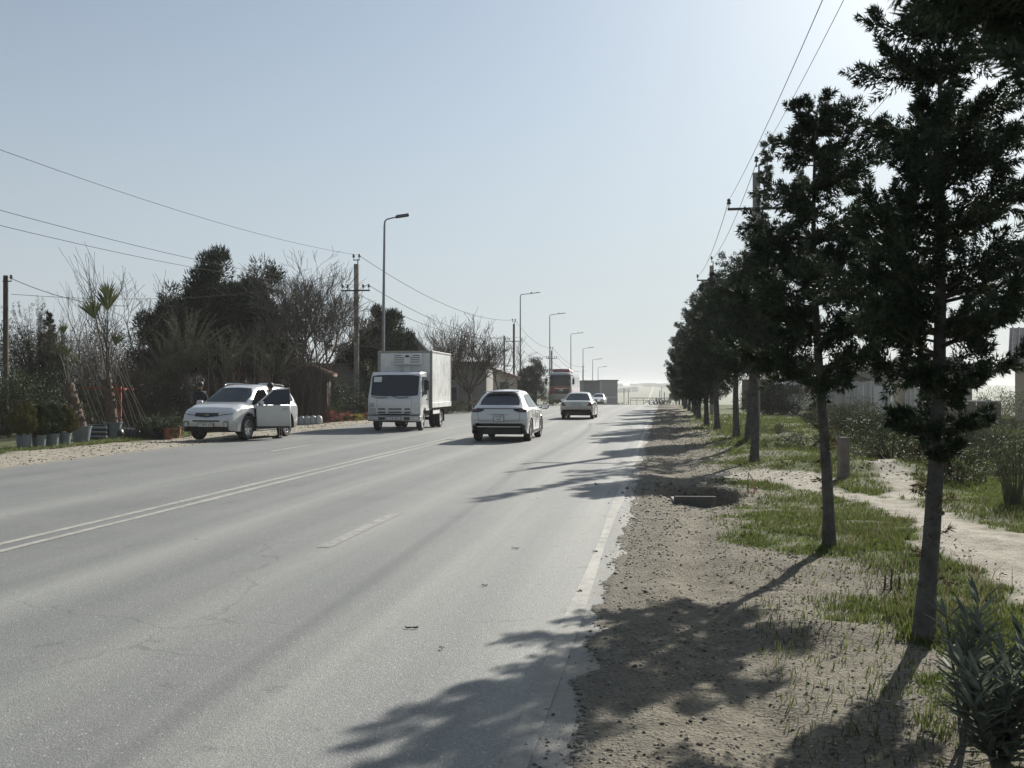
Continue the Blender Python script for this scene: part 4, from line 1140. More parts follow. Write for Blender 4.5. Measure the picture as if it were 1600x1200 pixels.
    bp = MB(); bp.box((0, -.02, .48), (2.02, .22, .22), bev=.04); bp.build("bumper", M_WHITE, t, 40)
    bt = MB(); bt.box((0, .088, .60), (2.0, .03, .03)); bt.build("bumper_trim", M_BLK, t)
    for (x, w_) in ((-.84, .16), (-.50, .22), (.46, .26), (.80, .18)):
        b = MB(); b.box((x, .095, .475), (w_, .016, .10), bev=.006); b.build("bumper_lamp" if abs(x) > .7 else "bumper_slot", M_LAMPC if abs(x) > .7 else M_BLK, t)
    plate(t, 0, .10, .48, "77 JL 421", 'front')
    rv = MB(); rv.box((0, -1.63, 1.2), (.2, .02, .1)); rv.build("cab_stay", M_BLK, t)
    ch = MB()
    for x in (-.36, .36): ch.box((x, -3.1, .68), (.09, 5.3, .18))
    for y in (-1.2, -2.2, -3.2, -4.2, -5.4): ch.box((0, y, .68), (.64, .08, .12))
    ch.build("chassis", M_BLK, t)
    ax = MB(); ax.tube([(-.8, -4.25, .365), (.8, -4.25, .365)], .07, 8); ax.tube([(-.8, -.78, .365), (.8, -.78, .365)], .06, 8); ax.lathe([(.001, -.16), (.14, -.1), (.17, 0), (.14, .1), (.001, .16)], 12, c=(0, -4.25, .365)); ax.build("axle", M_BLK, t)
    tk = MB(); tk.box((.60, -2.2, .58), (.42, .9, .36), bev=.05); tk.build("fuel_tank", M_BLK, t, 40)
    # box body
    y0, y1, z0, z1, hw = -1.78, -5.75, .84, 3.06, 1.08
    bx = MB(); bx.box((0, (y0 + y1) / 2, (z0 + z1) / 2), (2 * hw - .02, y0 - y1 - .02, z1 - z0 - .02))
    M_BOX = simple("box_panel", (.80, .81, .79), .3, var=.12, sc=1.8, dirt=.35, coat=.4)
    M_EDGE = simple("box_edging", (.30, .28, .25), .5, .3, var=.2)
    bxo = bx.build("cargo_box", M_BOX, t)
    for sx in (-1, 1):
        for sy in (y0, y1):
            e = MB(); e.box((sx * (hw - .04), sy, (z0 + z1) / 2), (.10, .06, z1 - z0), bev=.012); e.build("corner_post", M_EDGE, bxo)
        for z, hh in ((z0 + .10, .20), (z1 - .035, .07)):
            e = MB(); e.box((sx * (hw - .005), (y0 + y1) / 2, z), (.03, y0 - y1 - .06, hh), bev=.008); e.build("side_rail", M_EDGE if hh < .1 else M_BOX, bxo)
    for y in (y0, y1):
        e = MB(); e.box((0, y, z1 - .04), (2 * hw - .2, .06, .09), bev=.01); e.build("top_rail", M_EDGE, bxo)
    mk = MB(); mk.box((hw + .012, -5.45, 1.15), (.008, .05, .12)); mk.build("side_marker", M_RED, bxo)
    un = MB(); un.box((-.16, y0 + .17, 2.72), (1.12, .32, .46), bev=.06); uo = un.build("cooling_unit", M_WHITE, t, 40)
    for k in range(4):
        for sx in (-1, 1):
            wd_ = (.30, .40, .44, .48)[k] if k else .30
            g = MB(); g.box((-.16 + sx * (.10 + .21 + (.05 if k == 0 else 0) - (0.0)), y0 + .335, 2.87 - k * .085), (.38 if k else .28, .012, .028)); g.build("vent_slot", M_BLK, uo)
    lg = MB(); lg.lathe([(.001, .008), (.05, .008), (.055, 0), (.001, 0)], 16, c=(-.16, y0 + .332, 2.84), M=Matrix.Diagonal((1.7, 1, .8)) @ Matrix.Rotation(-PI / 2, 3, 'X')); lg.build("unit_badge", M_INK, uo)
    pc = MB(); pc.box((-.1, y0 + .05, 2.33), (.30, .05, .34)); pc.build("pipe_cover", M_BOX, t)
    return t
# ------------------------------------------------------------------ coach seen from the front
def coach():
    t = thing("coach", "", "")
    W, L, H = 1.25, 11.0, 3.45
    K = [(-L, .45, 1.3, 3.2, 1.15, 1.16, 1.02), (-L + .1, .35, 1.3, 3.4, W, W, 1.15), (-L + .6, .35, 1.3, H, W, W, 1.18), (-.9, .35, 1.3, H, W, W, 1.18), (-.35, .35, 1.3, H - .03, W, W, 1.17), (-.10, .36, 1.3, H - .20, W - .02, W - .02, 1.12), (.0, .42, 1.3, H - .65, W - .09, W - .08, 1.02)]
    wh = [(-2.6, .5), (-8.2, .5)]
    V, F, KK = loft(K, wh, .58, dy=.3); body, bvh = body_obj("body", V, F, KK, [M_GREYP, M_BLK], t, 1)
    patch("red_panel", bvh, 'front', -1.16, 1.16, 1.15, 1.95, M_REDP, t, 14, 5, .008)
    patch("windscreen", bvh, 'front', -1.08, 1.08, 1.95, 3.12, M_GLASS, t, 14, 6, .016)
    patch("destination_blind", bvh, 'front', -1.0, .1, 2.78, 3.1, M_BLK, t, 8, 2, .024)
    patch("grille", bvh, 'front', -.95, .55, lambda u: 1.16 + .18 * min(1, ((u + .2) / .75) ** 4), lambda u: 1.78 - .2 * min(1, ((u + .2) / .75) ** 4), M_BLKG, t, 14, 4, .018)
    patch("chrome_strip", bvh, 'front', -.75, .6, 1.70, 1.74, M_CHR, t, 8, 1, .026)
    patch("badge", bvh, 'front', -.35, .05, 1.52, 1.58, M_CHR, t, 4, 1, .026)
    for sx in (-1, 1):
        f = 'right' if sx > 0 else 'left'
        patch("headlight", bvh, 'front', sx * 1.1, sx * .72, .72, .92, M_LAMPC, t, 4, 2, .016)
        patch("red_side", bvh, f, -L + .3, -.5, 1.0, 1.75, M_REDP, t, 20, 3, .006)
        for k in range(7): patch("side_window", bvh, f, -10.6 + k * 1.38, -9.3 + k * 1.38, 1.85, 2.95, M_GLASS, t, 4, 3, .010)
        for yc, zc in wh: wheel(t, sx * 1.08, yc, .5, .30, sx, 8, True)
        mr = MB(); mr.tube([(sx * 1.1, -.15, 3.1), (sx * 1.38, .25, 3.05), (sx * 1.42, .3, 2.7)], .035, 6); mr.box((sx * 1.42, .3, 2.45), (.24, .14, .62), bev=.06); mr.build("mirror", M_BLKG, t, 40)
    ru = MB(); ru.box((0, -2.4, H + .16), (1.9, 2.6, .34), bev=.12, taper=1); ru.box((0, -6.5, H + .12), (1.7, 2.2, .26), bev=.1); ru.build("roof_unit", M_REDP, t, 40)
    wp = MB(); wp.tube([(-.6, .03, 1.98), (.2, .04, 2.1)], .015, 4); wp.build("wiper", M_BLK, t)
    underbody(t, 0.1, 2.3, .3)
    mb = MB(); mb.box((0, -L / 2, .45), (2.3, L * .95, .4)); mb.build("chassis", M_BLK, t)
    return t
def put(o, px, py, off=0.0, rz=0.0, label="", cat="", name=None, group=None):
    """stand a vehicle with its near end on photo pixel (px, py)"""
    p = gp(px, py) if py else px
    o.location = (p.x, p.y, float(zt0(p.y))); o.rotation_euler = (0, 0, rz)
    tag(o, label, cat, group)
    if name: o.name = name
    return o
hr = crossover()
p = gp(786, 688.5)
put(hr, Vector((p.x, p.y + 1.30, 0)), None, rz=0, label="white crossover with dark tail lights driving away in the right hand carriageway", cat="car", name="white_crossover")
sv = big_suv()
pf = gp(383.5, 687.5)
sv.rotation_euler = (0, 0, 0)
rzs = PI - R(5.5)
# its front left wheel contact stands on photo pixel (388, 687)
off = Matrix.Rotation(rzs, 3, 'Z') @ Vector((-.81, 1.35, 0))
sv.location = (pf.x - off.x, pf.y - off.y, 0); sv.rotation_euler = (0, 0, rzs)
sv.scale = (1.0, 1.0, 1.035)
tag(sv, "silver white SUV parked on the left verge with its front door wide open", "car"); sv.name = "parked_suv"
tr = box_truck()
p = gp(623, 672.5)
tr.location = (p.x, p.y - .78 + .1, 0); tr.rotation_euler = (0, 0, PI + R(.8))
tr.scale = (1.02, 1.0, 1.02)
tag(tr, "white refrigerated box truck coming along the left carriageway", "truck")
sd = saloon(M_BEIGE, plate_txt="90 BH 457")
p = gp(903, 654.5)
sd.location = (p.x, p.y + 1.28, 0); tag(sd, "champagne coloured saloon ahead of the white crossover with dark tail lights", "car")
co = coach()
p = at_d(875, 633, 108); co.location = (p.x, p.y, float(zt0(p.y))); co.rotation_euler = (0, 0, PI); tag(co, "grey and red coach approaching near the crest", "coach")
s2 = saloon(M_WHITE); p = at_d(936, 630, 128); s2.location = (p.x, p.y, float(zt0(p.y + 2))); s2.rotation_euler = (0, 0, PI); tag(s2, "small white saloon facing the camera beside the coach at the crest", "car")
# ================================================================== poles, lamps, wires
M_CONC = simple("weathered_concrete", (.30, .29, .265), .9, var=.25, sc=4, bump=.006, bsc=40, dirt=.3)
M_STEEL = simple("galvanised_steel", (.25, .265, .28), .5, .6, var=.15)
M_DSTEEL = simple("dark_steel", (.07, .07, .075), .6, .4, var=.2)
M_WOODP = simple("old_pole_wood", (.085, .065, .05), .9, var=.35, sc=8, bump=.01)
M_CER = simple("ceramic", (.05, .04, .035), .3, var=.2)
M_WIRE = simple("cable", (.02, .02, .022), .95, var=.1)
def insulator(mb, x, y, z, s=1.0):
    mb.lathe([(.012 * s, 0), (.012 * s, .10 * s), (.055 * s, .10 * s), (.06 * s, .15 * s), (.03 * s, .165 * s), (.05 * s, .185 * s), (.05 * s, .225 * s), (.02 * s, .25 * s), (.001, .25 * s)], 8, c=(x, y, z))
def utility_pole(base, H, label, arm_z, arm, ins, top=2, mat=None, rz=0, fat=.13, group=None, brace=True):
    t = thing("utility_pole", label, "pole", base, rz, group)
    mb = MB(); mb.box((0, 0, H / 2 - .2), (fat * 2, fat * 1.5, H + .4), bev=.02, taper=.62); mb.build("post", mat or M_CONC, t)
    am = MB(); am.box(((arm[0] + arm[1]) / 2, -.14, arm_z), (arm[1] - arm[0], .07, .08)); ao = am.build("cross_arm", M_DSTEEL, t)
    for x in ins:
        b = MB(); insulator(b, x, -.14, arm_z + .04, 1.25); b.build("insulator", M_CER, ao, 50)
    if top:
        tp = MB(); tp.box((.08, 0, H + .05), (.05, .05, .45)); tp.box((0, 0, H + .22), (.36 if top > 1 else .06, .05, .05)); to = tp.build("top_bracket", M_DSTEEL, t)
        for x in ((-.16, .16) if top > 1 else (0,)):
            b = MB(); insulator(b, x, 0, H + .24, 1.25); b.build("insulator", M_CER, to, 50)
    return t
PL = []
def pole_at(px, Xo, ztop, label, **kw):
    p = at_x(px, Xo); p.z = gz(p.x, p.y) if abs(p.y) < 300 else float(zt0(p.y)); PL.append(p)
    return utility_pole(p, ztop - p.z, label, group="concrete utility poles beyond the left verge", **kw)
A4 = dict(arm=(-.8, .8), ins=(-.74, -.46, .42, .74))
pole_at(557, -16.6, 8.45, "tall concrete utility pole with two cross bars between the bare tree and the truck", arm_z=6.95, **A4)
pole_at(803, -15.9, 8.6, "dark utility pole with a wide cross arm beside a shorter steel post", arm_z=6.9, arm=(-1.0, .9), ins=(-.9, -.5, .8), fat=.11, mat=M_WOODP)
pole_at(862, -15.9, 7.1, "slim utility pole left of the coach, behind the round dark tree", arm_z=6.9, **A4)
pole_at(911, -16.0, 5.6, "distant utility pole rising behind the dark grey building", arm_z=6.0, **A4)
# steel post with stays next to the second pole
p = at_x(788, -16.2); t = thing("steel_post", "plain steel post with slack cables just left of the dark utility pole", "post", p)
mb = MB(); mb.tube([(0, 0, -.2), (0, 0, 7.2)], .10, 8); mb.build("post", M_STEEL, t, 50)
# wooden pole at the far left
p = at_d(9, 560, 36); p.z = gz(p.x, p.y); t = thing("wooden_pole", "short dark wooden pole standing at the far left of the nursery", "pole", p)
mb = MB(); mb.tube([(0, 0, -.2), (0, 0, 5.55)], [.10, .085], 9); mb.build("post", M_WOODP, t, 50)
mb = MB(); mb.tube([(-.12, 0, 5.35), (.22, 0, 5.35)], .02, 6); insulator(mb, .2, 0, 5.35, .9); mb.build("bracket", M_DSTEEL, t)
WOODTOP = p + Vector((.2, 0, 5.45))
# right hand line
def rpole(px, d, ytop, label, armx, armz, H0=0):
    p = at_d(px, HORIZ, d); p.z = gz(p.x, p.y); q = at_d(px, ytop, d)
    H = q.z - p.z
    utility_pole(p, H, label, at_d(px, armz, d).z - p.z, armx, (armx[0] + .04, armx[1] - .06), top=1, fat=.12, group="utility poles above the cypress row")
    return p, H, at_d(px, armz, d).z
R1 = rpole(1182, 34.5, 270, "utility pole rising above the nearer cypresses on the right", (-.95, 1.15), 327)
R2 = rpole(1112, 60.5, 415, "smaller utility pole peeping above the cypress row further off", (-.85, .85), 438)
def wire(name, label, a, b, sag, rad=.011, group=None, n=26, r2=None):
    a, b = Vector(a), Vector(b); pts = []
    for i in range(n + 1):
        k = i / n; q = a.lerp(b, k); q.z -= sag * 4 * k * (1 - k); pts.append(q)
    mb = MB(); mb.tube(pts, rad, 4); o = mb.build(name, M_WIRE); tag(o, label, "wire", group); return o
for k, (dx, dz, lab) in enumerate(((-.91, .35, "left wire running overhead from the cross arm above the cypresses"), (0, 1.62, "topmost wire running overhead from the pole top above the cypresses"), (1.09, .35, "right wire running overhead behind the cypress crowns"))):
    z1 = R1[2] if k != 1 else R1[0].z + R1[1]; z2 = R2[2] if k != 1 else R2[0].z + R2[1]
    e = .35 if k == 1 else .30
    a = Vector((R1[0].x + dx, R1[0].y - .14, z1 + e))
    wire("power_line", lab, a, (R1[0].x + dx - .1, -24, z1 + e + .3), 1.15, .0065, "wires overhead on the right")
    wire("power_line", lab.replace("running overhead from", "hanging to the far side of").replace("running overhead behind", "hanging beyond"), a, (R2[0].x + dx * .85, R2[0].y - .14, z2 + e), .45, .010, "wires overhead on the right")
lp = PL[0]
names3 = ("uppermost", "middle", "lowest")
for k, (dx, zt_) in enumerate(((.1, 8.45 + .5), (.74, 6.95 + .3), (-.74, 6.95 + .3))):
    a = Vector((lp.x + dx, lp.y, zt_))
    wire("power_line", "%s wire crossing the sky left of the tall concrete pole" % names3[k], a, (lp.x + dx, lp.y - 62, zt_ + .1), 1.35, .0075, "wires on the left")
    prev = a
    for j in (1, 2, 3):
        q = PL[j]; z_ = ((8.6, 7.1, 5.6)[j - 1] + .45) if k == 0 else (6.9, 5.9, 4.9)[j - 1] + .3
        b = Vector((q.x + dx, q.y, z_))
        wire("power_line", "%s wire sagging on to the %s pole of the left hand line" % (names3[k], ("second", "third", "fourth")[j - 1]), prev, b, (1.1, .9, 1.0)[j - 1], .012 + .004 * j, "wires on the left")
        prev = b
wire("power_line", "low wire strung from the wooden pole into the nursery trees", WOODTOP, at_d(200, 478, 42), .25, .012)
wire("power_line", "thin wire between the wooden pole and the pine behind the nursery", WOODTOP + Vector((0, 0, -.55)), at_d(430, 452, 50), .3, .008)
# slack stays by the second pole
wire("power_line", "slack cable hanging between the steel post and the dark pole", at_x(788, -16.2) + Vector((0, 0, 5.6)), PL[1] + Vector((.1, 0, 4.6)), .35, .018)
wire("power_line", "loose cable dropping from the dark pole towards the round tree", PL[1] + Vector((0, 0, 4.5)), at_x(823, -14.9) + Vector((0, 0, 1.8)), .25, .018)
# street lamps
def lamp(px, Xo, ztop, armlen, label, big=False, tilt=0):
    p = at_x(px, Xo); t = thing("street_lamp", label, "street lamp", p, 0, "street lamps along the left verge")
    H = ztop - p.z
    mb = MB(); mb.tube([(-.0, 0, -.3), (tilt * .3, 0, H * .4), (tilt, 0, H - .35)], [.115, .09, .055], 10); mb.build("post", M_STEEL, t, 50)
    b = MB(); b.lathe([(.17, 0), (.17, .03), (.13, .05), (.12, .6), (.001, .6)], 12); b.build("base_collar", M_STEEL, t, 50)
    x1 = tilt + armlen
    am = MB(); am.tube([(tilt, 0, H - .4), (tilt + .02, 0, H - .16), (tilt + .14, 0, H - .05), (x1, 0, H + .06)], [.05, .045, .04, .035], 8); am.build("arm", M_STEEL, t, 50)
    hd = MB(); L_ = .78 if big else .85
    M_ = Matrix.Rotation(R(-7), 3, 'Y') @ Matrix.Rotation(R(34 if big else 8), 3, 'X')
    hd.box((x1 + L_ / 2 - .04, 0, H + .12), (L_, .34, .09 if big else .07), M=M_, bev=.04); ho_ = hd.build("lamp_head", M_DSTEEL, t, 40)
    ln = MB(); ln.box(tuple(Vector((x1 + L_ / 2 - .04, 0, H + .12)) + M_ @ Vector((.06, 0, -.050 if big else -.04))), (L_ * .62, .25, .015), M=M_, bev=.006); ln.build("lens", simple("lamp_lens", (.25, .27, .28), .2) if "lamp_lens" not in bpy.data.materials else bpy.data.materials["lamp_lens"], ho_)
    if not big:
        bx = MB(); bx.box((x1 - .15, 0, H + .13), (.16, .1, .12), bev=.02); bx.build("control_box", M_DSTEEL, t)
    return t
lamp(598, -15.0, 10.85, .65, "nearest tall street lamp behind the box truck, with a broad flat head", big=True, tilt=.10)
for (px, zt_, wd) in ((813, 11.7, "second street lamp, standing behind the white crossover"), (859, 11.6, "third street lamp, above the round dark tree"), (892, 10.7, "fourth street lamp, rising behind the coach roof"), (911, 9.3, "fifth street lamp, above the dark grey building"), (926, 7.9, "sixth street lamp, behind the pale grey building"), (934.5, 6.6, "seventh and smallest street lamp towards the crest")):
    lamp(px, -15.0, zt_, 1.35, wd)
# ================================================================== buildings left
M_WALLG = simple("grey_render", (.27, .26, .24), .9, var=.2, sc=1.2, bump=.004, dirt=.35)
M_DWALL = simple("dark_render", (.11, .105, .095), .95, var=.3)
M_WALLB = simple("beige_render", (.42, .37, .30), .9, var=.15, sc=1.2, dirt=.25)
M_ROOFG = simple("pale_roof_sheet", (.42, .42, .40), .6, .2, var=.15, sc=1.5)
M_ROOFD = simple("dark_roof", (.14, .12, .11), .8, var=.2)
M_TILE = simple("clay_tile", (.30, .20, .15), .85, var=.35, sc=5)
M_DARKWIN = simple("window_glass", (.04, .045, .05), .15, spec=.6)
M_METP = simple("fence_sheet", (.50, .51, .51), .6, .25, var=.15, sc=1.5, dirt=.35)
M_METB = simple("gate_sheet", (.52, .44, .34), .7, .1, var=.15, sc=1.5, dirt=.3)
M_BLUE = simple("blue_grey_door", (.08, .11, .16), .6, var=.2)
def house(name, label, c, d, rz, wallm, roofm, wh_, rh, gable=True, wins=(), over=.3, cat="house", roofpieces=0, doors=()):
    """c = base centre, d = (w, l). gable ridge runs along local Y"""
    t = thing(name, label, cat, c, rz); w_, l_ = d
    mb = MB(); mb.box((0, 0, wh_ / 2 - .3), (w_, l_, wh_ + .6))
    if gable: mb.prism([(-w_ / 2, wh_), (w_ / 2, wh_), (0, wh_ + rh)], -l_ / 2, l_ / 2 - .0, M=Matrix.Rotation(PI / 2, 3, 'X'))
    mb.build("wall", wallm, t)
    rm = MB()
    if gable:
        sl = math.hypot(w_ / 2 + over, rh * (1 + over / (w_ / 2))); an = math.atan2(rh, w_ / 2)
        for sx in (-1, 1):
            M_ = Matrix.Rotation(sx * an, 3, 'Y')
            rm.box((sx * (w_ / 4 + over / 2), 0, wh_ + rh / 2 - over * rh / w_ + .07), (sl, l_ + 2 * over, .10), M=M_)
            if roofpieces:
                for k in range(roofpieces):
                    y = -l_ / 2 - over + (l_ + 2 * over) * (k + .5) / roofpieces
                    rm.tube([Vector((sx * (w_ / 4 + over / 2), y, wh_ + rh / 2 - over * rh / w_ + .13)) + M_ @ Vector((q, 0, 0)) for q in (-sl / 2, sl / 2)], .05, 5)
    else:
        rm.box((0, 0, wh_ + .08), (w_ + 2 * over, l_ + 2 * over, .16))
    rm.build("roof", roofm, t)
    for (face, u, z, ww, hh) in wins:
        fr = MB(); y = -l_ / 2 - .02 if face == 'f' else 0; M_ = None
        if face == 'f': fr.box((u, -l_ / 2 - .02, z), (ww + .14, .08, hh + .14)); q = (u, -l_ / 2 - .065, z); dd = (ww, .012, hh)
        else: fr.box((w_ / 2 + .02, u, z), (.08, ww + .14, hh + .14)); q = (w_ / 2 + .065, u, z); dd = (.012, ww, hh)
        fo = fr.build("window", M_ROOFG, t); pn__ = MB(); pn__.box(q, dd); pn__.build("pane", M_DARKWIN, fo)
    for (u, ww, hh, mt) in doors:
        dr = MB(); dr.box((u, -l_ / 2 - .03, hh / 2), (ww, .07, hh)); dr.build("door", mt, t)
    return t
p = at_d(628, HORIZ, 66); p.z = 0
house("gabled_house", "house with a steep pale gabled roof showing above the truck", p, (3.6, 6), TH + .28, M_WALLG, M_ROOFG, 3.0, 1.9)
p = at_d(486, HORIZ, 50); p.z = 0
house("nursery_hut", "low hut with a clay tiled lean roof and blue grey door behind the sapling bags", p, (1.7, 2.4), TH + .1, M_DWALL, M_TILE, 2.3, .35, doors=((.2, 1.1, 2.0, M_BLUE),), roofpieces=14)
p = at_d(520, HORIZ, 62); p.z = 0
house("long_shed", "long grey shed with a flat roof behind the bare tree", p, (4, 5), TH + .1, M_WALLG, M_ROOFD, 2.9, 0, gable=False, cat="shed")
p = at_d(755, HORIZ, 100); p.z = 0
house("low_house", "low house with a pinkish tiled roof behind the grey street wall", p, (5, 6), TH + .3, M_WALLB, M_TILE, 2.6, .8, wins=(('f', -1.2, 1.7, .9, 1.0), ('f', 1.2, 1.7, .9, 1.0)), roofpieces=18)
p = at_d(812, HORIZ, 120); p.z = 0
house("flat_house", "plain beige flat roofed building beyond the round dark tree", p, (3.2, 5), TH, M_WALLB, M_ROOFD, 2.2, 0, gable=False)
p = at_d(722, HORIZ, 78); p.z = 0
house("rendered_house", "grey rendered house end with two dark windows at the truck's rear", p, (4.2, 6), TH - .06, M_WALLG, M_ROOFD, 3.4, 0, gable=False, wins=(('f', -.55, 2.55, .8, .7), ('f', -.5, 1.2, .9, 1.0)))
# street wall in panels running along the left side
def panel_wall(label, a, b, z0, hgt, n, m, postm, name="street_wall", cat="wall", gap=.05, th=.12, cap=True, alt=None, seed=1):
    a, b = Vector(a), Vector(b); d = (b - a); L_ = d.length; rz = math.atan2(d.y, d.x)
    t = thing(name, label, cat, (a.x, a.y, z0), rz); r = random.Random(seed)
    pm__ = None; w_ = L_ / n
    for i in range(n):
        mt = m if not alt or r.random() > .35 else alt
        q = MB(); q.box((0, 0, hgt / 2), (w_ - gap, th * (.5 + .3 * r.random()), hgt * (1 - .0 * r.random())))
        o = q.build("panel", mt, t); o.location = ((i + .5) * w_, r.uniform(-.015, .015), 0)
    for i in range(0, n + 1, 4):
        q = MB(); q.box((0, 0, hgt / 2 + .05), (.16, th * 1.8, hgt + .14)); o = q.build("post", postm, t); o.location = (i * w_, 0, 0)
    if cap:
        q = MB(); q.box((L_ / 2, 0, hgt + .04), (L_, th * 1.4, .07)); q.build("coping", postm, t)
    return t
panel_wall("grey panelled street wall running behind the white crossover", (-17.6, 72, 0), (-18.4, 101, 0), 0, 2.05, 12, M_WALLG, M_CONC, alt=M_WALLB, seed=3)
panel_wall("fence of rusty brown panels left of the coach", (-17.8, 103, 0), (-18.0, 128, -.3), -.2, 1.6, 10, M_WALLB, M_WOODP, seed=4, name="boundary_fence", cat="fence")
# two grey blocks beyond the coach and haze covered things past the crest
def block(px0, px1, d, ytop, ln, label, mat, name, ledge=True):
    a, b = at_d(px0, ytop, d), at_d(px1, ytop, d); c = (a + b) / 2; z0 = float(zt0(c.y)) - .5
    t = thing(name, label, "building", (c.x, c.y, z0), TH); w_ = (b - a).length; h_ = a.z - z0
    mb = MB(); mb.box((0, ln / 2, h_ / 2), (w_, ln, h_)); mb.build("wall", mat, t)
    rf = MB(); rf.box((0, ln / 2, h_ + .1), (w_ + .4, ln + .4, .2)); rf.build("roof", M_ROOFD, t)
    if ledge:
        g = MB(); g.box((0, -.06, h_ * .5), (w_ * .98, .1, .25)); g.build("ledge", M_ROOFG, t)
    return t
block(912, 937, 175, 596, 10, "dark grey boxy building just right of the coach", simple("slate_cladding", (.13, .14, .15), .7, dirt=.2), "box_building")
block(940, 965, 205, 595, 14, "taller pale grey blank building nearest the open horizon", simple("pale_cladding", (.27, .27, .265), .7, dirt=.2), "warehouse")
rl = thing("far_railing", "thin hazy bridge railing crossing the road beyond the crest", "railing", at_d(985, 628, 320), TH)
mb = MB(); mb.tube([(0, 0, 1.2), (14, 0, 1.2)], .10, 4); mb.tube([(0, 0, .5), (14, 0, .5)], .06, 4); mb.build("rail", M_DSTEEL, rl)
for k in range(8):
    mb = MB(); mb.box((k * 2, 0, -2.5), (.14, .14, 7.4)); mb.build("post", M_DSTEEL, rl)
r = np.random.RandomState(88)
for k, (px, yt, d) in enumerate(((964, 615, 300), (975, 607, 330), (982, 609, 360), (1031, 610, 290), (1038, 613, 260), (1034, 604, 400))):
    p = at_d(px, yt, d); z0 = float(zt0(p.y)); t = thing("far_pole", "%s of the thin hazy posts standing beyond the crest" % ("first", "second", "third", "fourth", "fifth", "sixth")[k], "post", (p.x, p.y, z0), 0, "hazy posts beyond the crest")
    mb = MB(); mb.tube([(0, 0, 0), (0, 0, p.z - z0)], .12, 5); mb.build("post", M_DSTEEL, t)
for k, (px, yt, d, w_) in enumerate(((945, 621, 260, 3), (972, 624, 280, 4), (1027, 624, 230, 2.5), (1018, 626, 250, 3), (1035, 620, 210, 2.5))):
    p = at_d(px, HORIZ, d); p.z = float(zt0(p.y)) - .3; h_ = at_d(px, yt, d).z - p.z
    bush("far_bush", "%s hazy bush past the crest, counted from the left" % ("first", "second", "fourth", "third", "fifth")[k], p, (w_, w_, h_), 500, .5, 200 + k, M_PINE, stems=4, clumps=14)
# far town on the hills: distant boxes
bl = MB(); r = np.random.RandomState(5)
for k in range(150):
    d = 1500 + 900 * r.rand(); px = 740 + 460 * r.rand(); p = at_d(px, HORIZ, d); z = gz(p.x, p.y); s_ = 8 + 14 * r.rand()
    bl.box((p.x, p.y, z + 2), (s_, s_, 5 + 4 * r.rand()))
o = bl.build("hillside_town", simple("far_town_wall", (.40, .39, .37), .8)); tag(o, kind='stuff')
# ================================================================== right hand side, far part
fa, fb_ = at_d(1295, HORIZ, 62), at_d(1362, HORIZ, 56)
panel_wall("grey sheet fence with narrow panels behind the right hand bushes", (fa.x, fa.y, 0), (fb_.x, fb_.y, 0), 0, 1.9, 12, M_METP, M_METP, name="sheet_fence", cat="fence", alt=simple("fence_sheet_dull", (.40, .40, .39), .7, .2, dirt=.4), seed=6, th=.10)
fa, fb_ = at_d(1364, HORIZ, 54), at_d(1400, HORIZ, 51)
panel_wall("pair of ribbed metal gate leaves left of the beige pillar", (fa.x, fa.y, 0), (fb_.x, fb_.y, 0), 0, 1.75, 6, simple("gate_leaf_sheet", (.55, .57, .60), .5, .4, var=.1), M_METP, name="metal_gate", cat="gate", seed=7, th=.08, cap=False)
p = at_d(1408, HORIZ, 50.5); p.z = 0; t = thing("gate_pillar", "broad beige gate pillar between the two stretches of fence", "pillar", p, TH)
mb = MB(); mb.box((0, 0, 1.0), (.52, .5, 2.1)); mb.build("pillar", M_METB, t); mb = MB(); mb.box((0, 0, 2.10), (.62, .6, .12)); mb.build("cap", M_CONC, t)
fa, fb_ = at_d(1418, HORIZ, 50), at_d(1450, HORIZ, 49)
panel_wall("short grey fence right of the beige pillar", (fa.x, fa.y, 0), (fb_.x, fb_.y, 0), 0, 1.75, 5, M_METP, M_METP, name="sheet_fence", cat="fence", seed=8, th=.08)
fa, fb_ = at_d(1470, HORIZ, 50), at_d(1565, HORIZ, 47)
panel_wall("shaded dull fence at the right behind the dirt track", (fa.x, fa.y, 0), (fb_.x, fb_.y, 0), 0, 1.0, 10, simple("dull_board", (.17, .15, .13), .9, dirt=.2), M_METP, name="low_fence", cat="fence", seed=9, th=.08)
def roofed(px, d, w_, l_, wh_, rh, rz, label, wall, roof, pieces, name="tiled_house"):
    p = at_d(px, HORIZ, d); p.z = 0
    return house(name, label, p, (w_, l_), rz, wall, roof, wh_, rh, roofpieces=pieces)
M_TILEG = simple("pale_tile", (.27, .25, .23), .8, var=.25, sc=4)
roofed(1750, 50, 6.5, 9, 2.75, 1.8, TH - PI / 2 - R(27), "house with a pale ribbed tile roof and beige wall at the right edge", M_METB, M_TILEG, 34)
roofed(1450, 70, 4, 4, 2.6, 1.0, TH - PI / 2 + .1, "house hidden behind the nearest cypress crown", M_WALLG, M_TILEG, 26)
roofed(1252, 82, 6.5, 8, 2.3, .95, TH + .2, "small dark gabled shed behind the white van", M_ROOFD, M_ROOFD, 0, name="gabled_shed")
roofed(1340, 86, 7, 9, 2.2, 1.1, TH + .1, "low house with a pale ribbed roof behind the sheet fence", M_WALLG, M_TILEG, 26)
for k, (px, yt) in enumerate(((1313, 590), (1248, 598))):
    p = at_d(px, HORIZ, 88); p.z = 0; t = thing("mast", ("thin mast above the ribbed roof", "thin mast above the dark shed")[k], "mast", p); mb = MB(); mb.tube([(0, 0, 0), (0, 0, at_d(px, yt, 88).z)], .07, 6); mb.build("post", M_STEEL, t)
